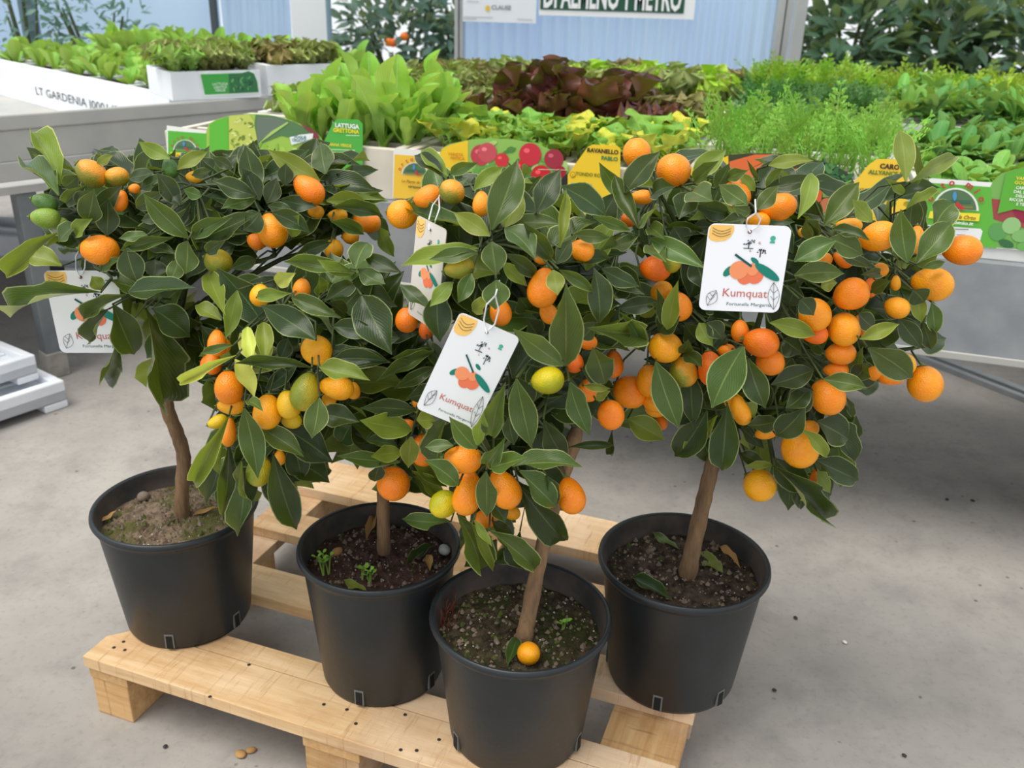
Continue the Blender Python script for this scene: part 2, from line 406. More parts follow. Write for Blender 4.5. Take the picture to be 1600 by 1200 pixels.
def fruit_mesh():
    out = []
    for pear in (0.0, 0.10, 0.2):
        mb = MB(); n = 14; prof = []
        for i in range(n + 1):
            a = math.pi * i / n; y = -math.cos(a)
            r = math.sin(a) * (1 + pear * y)            # fatter at the far end
            prof.append((max(r, 0.0008), y))
        mb.lathe(prof, 20); me = mb.mesh('kumquat_fruit', True); me.materials.append(None); out.append(me)
    return out
FRUIT = fruit_mesh()
mb = MB(); mb.lathe([(0.05, 0.16), (0.06, 0.05), (0.16, 0.02), (0.2, -0.02), (0.0008, -0.03)], 8); CALYX = mb.mesh('calyx', True); CALYX.materials.append(M['calyx'])

# ================================================================== STRUCTURE
mb = MB(); mb.box(-9, 9, -3, 11, -0.05, 0); tag(mb.build('floor', M['floor']), 'grey concrete greenhouse floor with dark stains', kind='structure')
# back of the greenhouse : film walls
YB = 5.2
def wall_piece(name, x0, x1, y, mat, label, z1=2.8, wob=0.02):
    mb = MB(); nx, nz = 24, 14
    vs_ = []; fs = []
    for i in range(nx + 1):
        for j in range(nz + 1):
            vs_.append((x0 + (x1 - x0) * i / nx, y + wob * math.sin(i * 1.7 + 0.5 * j) * math.sin(j * 0.9), z1 * j / nz))
    for i in range(nx):
        for j in range(nz):
            a = i * (nz + 1) + j; fs.append((a, a + nz + 1, a + nz + 2, a + 1))
    mb.add(vs_, fs); return tag(mb.build(name, mat, smooth=True), label, kind='structure')
xa = ony(345, 40, YB).x; xb = ony(452, 40, YB).x; xc = ony(514, 40, YB).x
wall_piece('wall_back_film', -6.5, xa, YB, M['film'], 'bluish translucent greenhouse film wall')
wall_piece('wall_back_film', xa, xb, YB + 0.04, M['film'], 'bluish film panel right of the dark upright')
wall_piece('wall_back_clear', xb, xc, YB + 0.06, M['film_w'], 'bright clear film strip beside the shrub opening', wob=0.0)
def post(px0, px1, Y, mat, name, label, d=0.05, ypx=40, z1=2.6):
    a = ony(px0, ypx, Y).x; b_ = ony(px1, ypx, Y).x
    mb = MB(); mb.box(a, b_, Y - d, Y, 0, z1); return tag(mb.build(name, mat, bevel=0.004), label, kind='structure')
post(40, 63, YB - 0.05, M['bluepost'], 'trim_1', 'pale blue upright of the film wall')
post(334, 343, YB - 0.02, M['steel_dark'], 'trim_2', 'thin dark upright of the film wall')
post(513, 519, YB - 0.02, M['bluepost'], 'trim_3', 'slim bluish upright beside the shrub')
post(663, 670, YB + 1.2, M['bluepost'], 'trim_4', 'slim upright seen behind the shrub')
# door with corrugated panel
YD = 4.6
dl0, dl1 = ony(711, 60, YD).x, ony(724, 60, YD).x
dr0, dr1 = ony(1206, 60, YD).x, ony(1230, 60, YD).x
door = empty('door_1', ((dl0 + dr1) / 2, YD, 0), label='sliding greenhouse door of corrugated polycarbonate in an aluminium frame', kind='structure')
L = door.location
for (a, b_) in ((dl0, dl1), (dr0, dr1)):
    mb = MB(); w = (b_ - a)
    mb.box(a - L.x, a + w * 0.45 - L.x, -0.05, 0.02, 0, 2.4); mb.box(a + w * 0.55 - L.x, b_ - L.x, -0.04, 0.02, 0, 2.4)
    mb.box(a + w * 0.4 - L.x, a + w * 0.6 - L.x, -0.02, 0.02, 0, 2.4)
    mb.build('door_frame_post', M['alu'], door, bevel=0.003)
mb = MB(); mb.box(dl0 - L.x, dr1 - L.x, -0.04, 0.02, 2.4, 2.46); mb.build('door_frame_rail', M['alu'], door, bevel=0.003)
mb = MB(); n = 200; vs_ = []; fs = []
for i in range(n + 1):
    x = dl1 - L.x + (dr0 - dl1) * i / n; y = 0.012 * math.sin(i / n * 2 * math.pi * 24)
    vs_ += [(x, y, 0.02), (x, y, 2.4)]
fs = [(2 * i, 2 * i + 2, 2 * i + 3, 2 * i + 1) for i in range(n)]
mb.add(vs_, fs); mb.build('corrugated_panel', M['panel'], door, smooth=True)
post(1234, 1252, 4.2, M['alu'], 'trim_5', 'grey square post right of the corrugated door', d=0.06)

# ------------------------------------------------------------------ printing on planes
class Plane:
    def __init__(s, O, ex, ey):
        s.O = Vector(O); s.ex = Vector(ex).normalized(); s.ey = Vector(ey); s.ey = (s.ey - s.ex * s.ey.dot(s.ex)).normalized()
        s.n = s.ex.cross(s.ey)
    def px(s, x, y):
        d = ray(x, y); tt = (s.O - CAM).dot(s.n) / d.dot(s.n); P = CAM + d * tt - s.O
        return P.dot(s.ex), P.dot(s.ey)
    def at(s, a, b_, off=0.0): return s.O + s.ex * a + s.ey * b_ + s.n * off
def poly(pl, pts, mat, name, parent, off, px=True, thick=0.0):
    P = [pl.px(*p) if px else p for p in pts]
    if pl is globals().get('pt'): P = [(a, max(b_, TZ + 0.002)) for a, b_ in P]
    area = sum(P[i][0] * P[(i + 1) % len(P)][1] - P[(i + 1) % len(P)][0] * P[i][1] for i in range(len(P)))
    if area < 0: P = P[::-1]
    mb = MB(); base = parent.location if parent else Vector((0, 0, 0)); n = len(P)
    top = [pl.at(a, b_, off) - base for a, b_ in P]
    if thick:
        bot = [pl.at(a, b_, off - thick) - base for a, b_ in P]
        mb.add(top + bot, [tuple(range(n)), tuple(range(2 * n - 1, n - 1, -1))] + [(i, n + i, n + (i + 1) % n, (i + 1) % n) for i in range(n)])
    else: mb.add(top, [tuple(range(n))])
    return mb.build(name, mat, parent)
def ell(cx, cy, rx, ry, n=18, a0=0, a1=360, rot=0):
    c, s_ = math.cos(R(rot)), math.sin(R(rot)); k = n if a1 - a0 >= 360 else n + 1
    out = []
    for i in range(k):
        a = R(a0 + (a1 - a0) * i / n); x, y = rx * math.cos(a), ry * math.sin(a)
        out.append((cx + x * c - y * s_, cy + x * s_ + y * c))
    return out
TXT = {}
def text_geo(sx, bold=0.0, shear=0.0):
    k = (sx, bold, shear)
    if k in TXT: return TXT[k]
    cu = bpy.data.curves.new('txt', 'FONT'); cu.body = sx; cu.size = 1.0; cu.offset = bold; cu.shear = shear; cu.resolution_u = 2
    ob = bpy.data.objects.new('txt', cu); col.objects.link(ob)
    me = bpy.data.meshes.new_from_object(ob)
    vs_ = [tuple(v.co) for v in me.vertices]; fs = [tuple(p.vertices) for p in me.polygons]
    col.objects.unlink(ob); bpy.data.objects.remove(ob); bpy.data.curves.remove(cu); bpy.data.meshes.remove(me)
    xs = [v[0] for v in vs_] or [0]
    TXT[k] = (vs_, fs, min(xs), max(xs)); return TXT[k]
def text(pl, sx, a, b_, size, mat, name, parent, off, align='c', bold=0.02, width=None, rot=0.0, shear=0.0, items=None):
    """lettering at local plane coords (a,b): baseline; size = cap height in metres"""
    mb = MB(); base = parent.location if parent else Vector((0, 0, 0))
    for (tx, aa, bb, rr, sz) in (items or [(sx, a, b_, rot, size)]):
        vs_, fs, x0, x1 = text_geo(tx, bold, shear); k = sz / 0.7; kx = k
        if width: kx = width / max(1e-6, x1 - x0)
        ox = {'c': -(x0 + x1) / 2, 'l': -x0, 'r': -x1}[align]
        c, s_ = math.cos(rr), math.sin(rr); out = []
        for v in vs_:
            x, y = (v[0] + ox) * kx, v[1] * k
            out.append(pl.at(aa + x * c - y * s_, bb + x * s_ + y * c, off) - base)
        mb.add(out, fs)
    return mb.build(name, mat, parent)

# banner and poster hanging on the door
pd = Plane((0, YD - 0.06, 0), (1, 0, 0), (0, 0, 1))
WHITE = flat((236, 238, 240)); DKG = flat((38, 86, 66))
def rect_a(p0, p1): return [(p0[0], p0[1]), (p1[0], p0[1]), (p1[0], p1[1]), (p0[0], p1[1])]
a0, b0 = pd.px(842, 22); a1, b1 = pd.px(1084, 28); bb = pd.px(960, 27)[1]
ban = empty('hanging_banner', (a0, YD - 0.06, b0), label='white banner with DI ALMENO 1 METRO in white on dark green', cat='banner')
poly(pd, rect_a((a0, bb), (a1, bb + 0.34)), WHITE, 'sheet', ban, 0.0, px=False, thick=0.004)
gb = pd.px(960, 18)[1]; ga0 = pd.px(844, 10)[0]; ga1 = pd.px(1069, 10)[0]
poly(pd, rect_a((ga0, gb), (ga1, gb + 0.13)), DKG, 'green_field', ban, 0.003, px=False)
text(pd, 'DI ALMENO 1 METRO', (ga0 + ga1) / 2, gb + 0.012, 0.105, WHITE, 'lettering', ban, 0.006, bold=0.03, width=(ga1 - ga0) * 0.955)
a0 = pd.px(723, 10)[0]; a1 = pd.px(838, 10)[0]; bb = pd.px(780, 35)[1]
pos = empty('wall_poster', (a0, YD - 0.06, bb), label='white poster with a small yellow mark and grey lettering on the door', cat='poster')
poly(pd, rect_a((a0, bb), (a1, bb + 0.6)), flat((226, 230, 236)), 'sheet', pos, 0.0, px=False, thick=0.004)
cx_, cy_ = pd.px(762, 13); poly(pd, ell(cx_, cy_, 0.011, 0.013, 12), flat((230, 190, 60)), 'yellow_mark', pos, 0.003, px=False)
text(pd, 'CLAUSE', pd.px(768, 10)[0], pd.px(782, 15)[1], 0.018, flat((120, 126, 134)), 'lettering', pos, 0.003, align='l')
for k, (q0, q1, yy) in enumerate(((730, 748, 2), (724, 770, 26), (724, 745, 29), (808, 832, 30))):
    s0 = pd.px(q0, yy); s1 = pd.px(q1, yy); poly(pd, rect_a((s0[0], s0[1] - 0.002), (s1[0], s0[1] + 0.002)), flat((186, 190, 198)), 'fine_print', pos, 0.003, px=False)

# ================================================================== PALLET
PY = R(-19.5)
def PW(u, v, z=0): return Vector((u * math.cos(PY) - v * math.sin(PY), u * math.sin(PY) + v * math.cos(PY), z))
U0, U1, V0, V1, ZT = -0.913, -0.075, 0.775, 1.42, 0.104
pal = empty('wooden_pallet', PW((U0 + U1) / 2, (V0 + V1) / 2), PY, label='small wooden pallet with slatted top under the black pots', cat='pallet')
pu, pv = (U0 + U1) / 2, (V0 + V1) / 2
for i, (va, vb) in enumerate(((0.775, 0.851), (0.853, 0.891), (0.987, 1.059), (1.157, 1.224), (1.307, 1.42))):
    mb = MB(); u0 = U0 + (0.012 if i in (1, 3) else 0); u1 = U1 - (0.006 if i % 2 else 0)
    x0, x1, y0, y1 = u0 - pu, u1 - pu, va - pv, vb - pv
    if i == 0:   # front board with a cut corner at its far left
        o = [(x0, y0), (x1, y0), (x1, y1), (x0 + 0.03, y1), (x0, y1 - 0.028)]
        mb.add([(a, b_, ZT - 0.02) for a, b_ in o] + [(a, b_, ZT) for a, b_ in o], [(4, 3, 2, 1, 0), (5, 6, 7, 8, 9)] + [(k, (k + 1) % 5, 5 + (k + 1) % 5, 5 + k) for k in range(5)])
    else: mb.box(x0, x1, y0, y1, ZT - 0.02, ZT - (0.001 if i % 2 else 0))
    mb.build('deck_board', M['wood'], pal, bevel=0.0012)
stru = ((-0.909, -0.842), (-0.555, -0.47), (-0.184, -0.080))
for (ua, ub) in stru:
    mb = MB(); mb.box(0, V1 - V0 - 0.006, -(ub - ua) / 2, (ub - ua) / 2, ZT - 0.038, ZT - 0.02)
    o = mb.build('cross_board', M['wood_block'], pal, bevel=0.001)
    o.location = ((ua + ub) / 2 - pu, V0 + 0.003 - pv, 0); o.rotation_euler = (0, 0, R(90))
    for va in (V0 + 0.004, (V0 + V1) / 2 - 0.05, V1 - 0.104):
        mb = MB(); mb.box(ua + 0.002 - pu, ub - 0.002 - pu, va - pv, va + 0.1 - pv, 0, ZT - 0.038)
        mb.build('spacer_block', M['wood_block'], pal, bevel=0.0015)
mb = MB()
for (x, y) in ((193, 1003), (178, 1012), (195, 1016), (328, 1089), (389, 1039), (506, 1101), (542, 1109), (556, 1131), (633, 1117), (626, 1172), (651, 1173), (686, 1156)):
    P = onz(x, y, ZT); q = Matrix.Rotation(-PY, 3, 'Z') @ (P - pal.location)
    mb.lathe([(0.0026, 0.0006), (0.0001, 0.0008)], 8, (q.x, q.y, ZT))
tag(mb.build('nail_heads', M['nail'], pal), kind='stuff')

# ================================================================== POTS AND TREES
POT = dict(L=(-0.483, 1.143, 0.195, 0.117), M=(-0.171, 1.033, 0.208, 0.1090), F=(0.019, 0.925, 0.187, 0.1130), R=(0.239, 1.042, 0.195, 0.1156))
def make_pot(root, key, soil, soilrough, slots, seed):
    x, y, h, r = POT[key]; rb = r * 0.77; rng = random.Random(seed)
    mb = MB()
    prof = [(0.001, 0.004), (rb * 0.9, 0.004), (rb * 0.97, 0), (rb, 0.006), (rb + (r - 0.006 - rb) * 0.9, h * 0.9), (r - 0.0075, h - 0.016), (r - 0.003, h - 0.013),
            (r, h - 0.007), (r - 0.001, h - 0.002), (r - 0.004, h), (r - 0.007, h - 0.003)]
    mb.lathe(prof, 64); mb.build('pot', M['pot'], root, smooth=True)
    mb = MB(); mb.lathe([(r - 0.007, h - 0.003), (r - 0.0095, h - 0.014), (r - 0.016, h - 0.055), (0.001, h - 0.056)], 64)
    mb.build('pot_lining', M['pot_in'], root, smooth=True)
    # soil : bumpy disc
    mb = MB(); nr, ns = 16, 48; rs = r - 0.0125; vs_ = [(0, 0, h - 0.026)]; fs = []
    for i in range(1, nr + 1):
        for k in range(ns):
            a = 2 * math.pi * k / ns; rr = rs * i / nr
            z = h - 0.033 + 0.006 * (1 - (i / nr) ** 2) + (rng.random() - 0.5) * soilrough
            vs_.append((rr * math.cos(a), rr * math.sin(a), z))
    for k in range(ns): fs.append((0, 1 + k, 1 + (k + 1) % ns))
    for i in range(nr - 1):
        for k in range(ns):
            a = 1 + i * ns; fs.append((a + k, a + ns + k, a + ns + (k + 1) % ns, a + (k + 1) % ns))
    mb.add(vs_, fs); mb.build('soil', soil, root, smooth=False)
    # crumbs of bark, perlite and grit on the soil
    for nm, mat, cnt, s0, s1 in (('soil_crumbs', M['stone_b'], 300, 0.0012, 0.0042), ('perlite_grains', M['perlite'], 70, 0.0006, 0.0016), ('moss_tufts', M['moss'], 160 if key in 'LF' else 40, 0.0015, 0.004)):
        mb = MB()
        for _ in range(cnt):
            a, rr = rng.random() * 6.283, rs * math.sqrt(rng.random()) * 0.97; s_ = s0 + (s1 - s0) * rng.random() ** 2
            c = (rr * math.cos(a), rr * math.sin(a), h - 0.033 + 0.006 * (1 - (rr / rs) ** 2))
            p = [Vector((math.cos(t_) * s_ * (0.7 + rng.random() * 0.6), math.sin(t_) * s_ * (0.7 + rng.random() * 0.6), 0)) for t_ in (0, 1.26, 2.5, 3.77, 5.0)]
            vs_ = [Vector(c) + q for q in p] + [Vector(c) + Vector((0, 0, s_ * (0.8 + rng.random())))]
            mb.add(vs_, [(k, (k + 1) % 5, 5) for k in range(5)])
        tag(mb.build(nm, mat, root), kind='stuff')
    # drainage slots low on the wall, a dark plate painting the shade inside
    for px_, py_ in slots:
        d = ray(px_, py_); rm = rb + 0.0025; o = CAM - Vector((x, y, 0))
        A = d.x ** 2 + d.y ** 2; B = 2 * (o.x * d.x + o.y * d.y); Cc = o.x ** 2 + o.y ** 2 - rm * rm
        disc = max(0, B * B - 4 * A * Cc); tt = (-B - math.sqrt(disc)) / (2 * A)
        P = o + d * tt; a = math.atan2(P.y, P.x); rad = rb + (r - 0.006 - rb) * 0.9 * 0.017 / (h * 0.9)
        mb = MB(); mb.box(-0.0065, 0.0065, -0.0015, 0.001, 0.006, 0.030)
        s1_ = mb.build('drain_slot', M['slot_rim'], root); s1_.location = (rad * math.cos(a), rad * math.sin(a), 0); s1_.rotation_euler = (R(-7) * 0, 0, a + R(90))
        mb = MB(); mb.box(-0.0045, 0.0045, 0.0, 0.0016, 0.006, 0.027); mb.build('drain_shade_plate', M['slot'], s1_)
        s1_.rotation_euler = (0, 0, a - R(90))

DOME = [dict(c=(300, 390), r=(320, 215), R=0.17, Y=1.143), dict(c=(510, 610), r=(270, 270), R=0.17, Y=1.03),
        dict(c=(800, 560), r=(240, 350), R=0.17, Y=0.955), dict(c=(1200, 480), r=(365, 345), R=0.18, Y=1.05)]
def dome(tr, x, y, k=1.0, add=0.0):
    D = DOME[tr]; q = ((x - D['c'][0]) / D['r'][0]) ** 2 + ((y - D['c'][1]) / D['r'][1]) ** 2
    return ony(x, y, D['Y'] - D['R'] * k * math.sqrt(max(0.0, 1 - q)) + add)

CROP = dict(A=(0, 200, 2.726), B=(380, 220, 2.858), C=(600, 220, 2.857), D=(960, 200, 2.728), E=(1220, 200, 2.726), G=(280, 520, 3.158), H=(560, 560, 3.53), I=(860, 540, 2.858))
# fruits seen in the photo : crop, tree, centre, long size, short size, angle of the far end, colour
FR = """
A0 388 193 132 108 40 K;A0 497 208 100 80 0 K;A0 512 310 92 64 110 O;A0 425 520 155 125 5 O;A0 725 170 88 66 80 G;A0 190 318 104 76 20 G;A0 193 383 118 86 5 H;A0 255 408 70 55 0 H
A0 573 258 48 40 0 O;A0 827 208 70 48 0 A;A0 1025 285 60 40 0 O;A0 930 570 116 106 20 V;A0 1090 485 72 62 30 D
A1 925 915 112 78 90 O;A1 905 1000 100 74 90 D
B0 292 218 155 110 42 O;B0 130 400 155 130 75 O;B0 58 450 82 72 30 D;B0 325 318 72 55 0 A;B0 422 333 86 58 0 A;B0 552 362 124 90 15 O;B0 480 430 74 64 0 A;B0 405 485 90 84 90 A
B1 75 690 100 88 100 A;B1 262 660 92 76 100 O;B1 328 935 138 130 20 A;B1 730 800 112 100 90 D;B1 815 840 90 60 90 D;B1 815 1172 120 70 0 O
C2 80 328 132 126 10 O;C2 195 252 130 98 -18 O;C2 303 228 116 106 30 K;C2 435 280 112 78 90 O;C2 710 655 182 132 100 O;C2 735 770 100 78 60 O;C2 335 570 136 92 -10 V;C2 880 490 116 98 10 O
C2 700 530 60 44 0 O;C2 730 1070 146 120 -10 L;C2 520 765 122 96 80 D;C2 910 900 84 66 0 D;C2 850 990 92 80 90 D
D3 96 108 128 118 80 O;D3 252 180 145 136 10 O;D3 115 295 96 60 0 O;D3 60 390 66 60 40 D;D3 520 280 132 108 55 O;D3 695 335 158 108 -12 O;D3 610 395 104 66 0 A;D3 175 598 134 108 5 D;D3 242 565 104 84 90 V
D3 200 698 98 84 -30 A;D3 275 762 122 108 80 O;D3 217 935 142 130 10 A;D3 293 1040 132 112 60 K;D3 152 1078 140 114 80 O;D3 68 1125 148 136 30 O;D3 -5 1005 118 84 90 D;D3 175 1165 106 94 0 A;D3 412 1025 150 108 80 D
D3 478 950 74 56 0 D;D3 625 915 148 122 10 D;D3 665 998 118 110 30 D;D3 535 865 94 74 90 D;D3 510 1170 96 76 40 A;D3 805 445 46 42 0 A
E3 -10 338 120 100 30 O;E3 415 463 158 122 -18 O;E3 578 475 118 70 90 O;E3 290 415 108 60 0 A;E3 772 520 158 124 3 O;E3 645 665 170 138 12 A;E3 300 708 148 132 -25 O;E3 270 858 142 130 80 A;E3 342 845 100 78 80 D
E3 255 960 124 96 0 D;E3 145 795 142 132 60 O;E3 145 880 108 80 0 D;E3 235 1030 104 66 0 D;E3 495 765 104 88 20 A;E3 425 605 66 60 0 A;E3 490 660 64 40 90 A;E3 525 1005 100 92 40 A;E3 475 1060 110 70 -15 O
E3 405 1045 92 66 0 O;E3 615 1090 152 142 80 A;E3 200 1145 158 142 60 O;E3 380 680 84 56 90 D;E3 180 560 76 56 0 O;E3 265 560 90 60 30 O
G1 245 270 166 136 85 O;G1 255 360 134 86 0 A;G1 190 440 100 68 -20 Y;G1 245 490 142 70 95 O;G1 435 390 172 136 95 A;G1 540 355 142 114 75 Y;G1 555 435 98 76 0 Y;G1 625 290 192 142 105 V;G1 775 270 172 116 10 A
G1 860 285 86 66 90 A;G1 740 330 70 66 0 A;G1 395 680 156 122 100 V;G1 495 615 80 56 90 A;G1 205 60 100 80 20 O;G1 145 155 90 80 90 D;G1 1057 745 166 160 95 O;G1 1205 580 156 130 85 O;G1 1115 455 96 56 0 D
H2 575 555 208 152 5 O;H2 600 650 104 60 0 O;H2 470 803 162 146 -35 L;H2 605 750 234 152 108 O;H2 805 720 226 164 62 O;H2 703 883 134 108 -12 O;H2 845 855 96 72 0 A;H2 705 1040 96 84 60 O;H2 1172 755 208 148 75 O
I2 172 200 102 92 90 D;I2 270 310 132 118 80 O;I3 475 270 108 100 0 A;I3 495 345 64 52 70 O;I3 848 290 136 78 68 A;I3 965 385 104 66 -20 O;I3 1115 460 172 164 85 A;I3 1150 370 96 70 0 O;I3 935 625 144 140 40 A;I3 1180 595 94 44 100 O
I2 215 100 112 80 80 D
"""
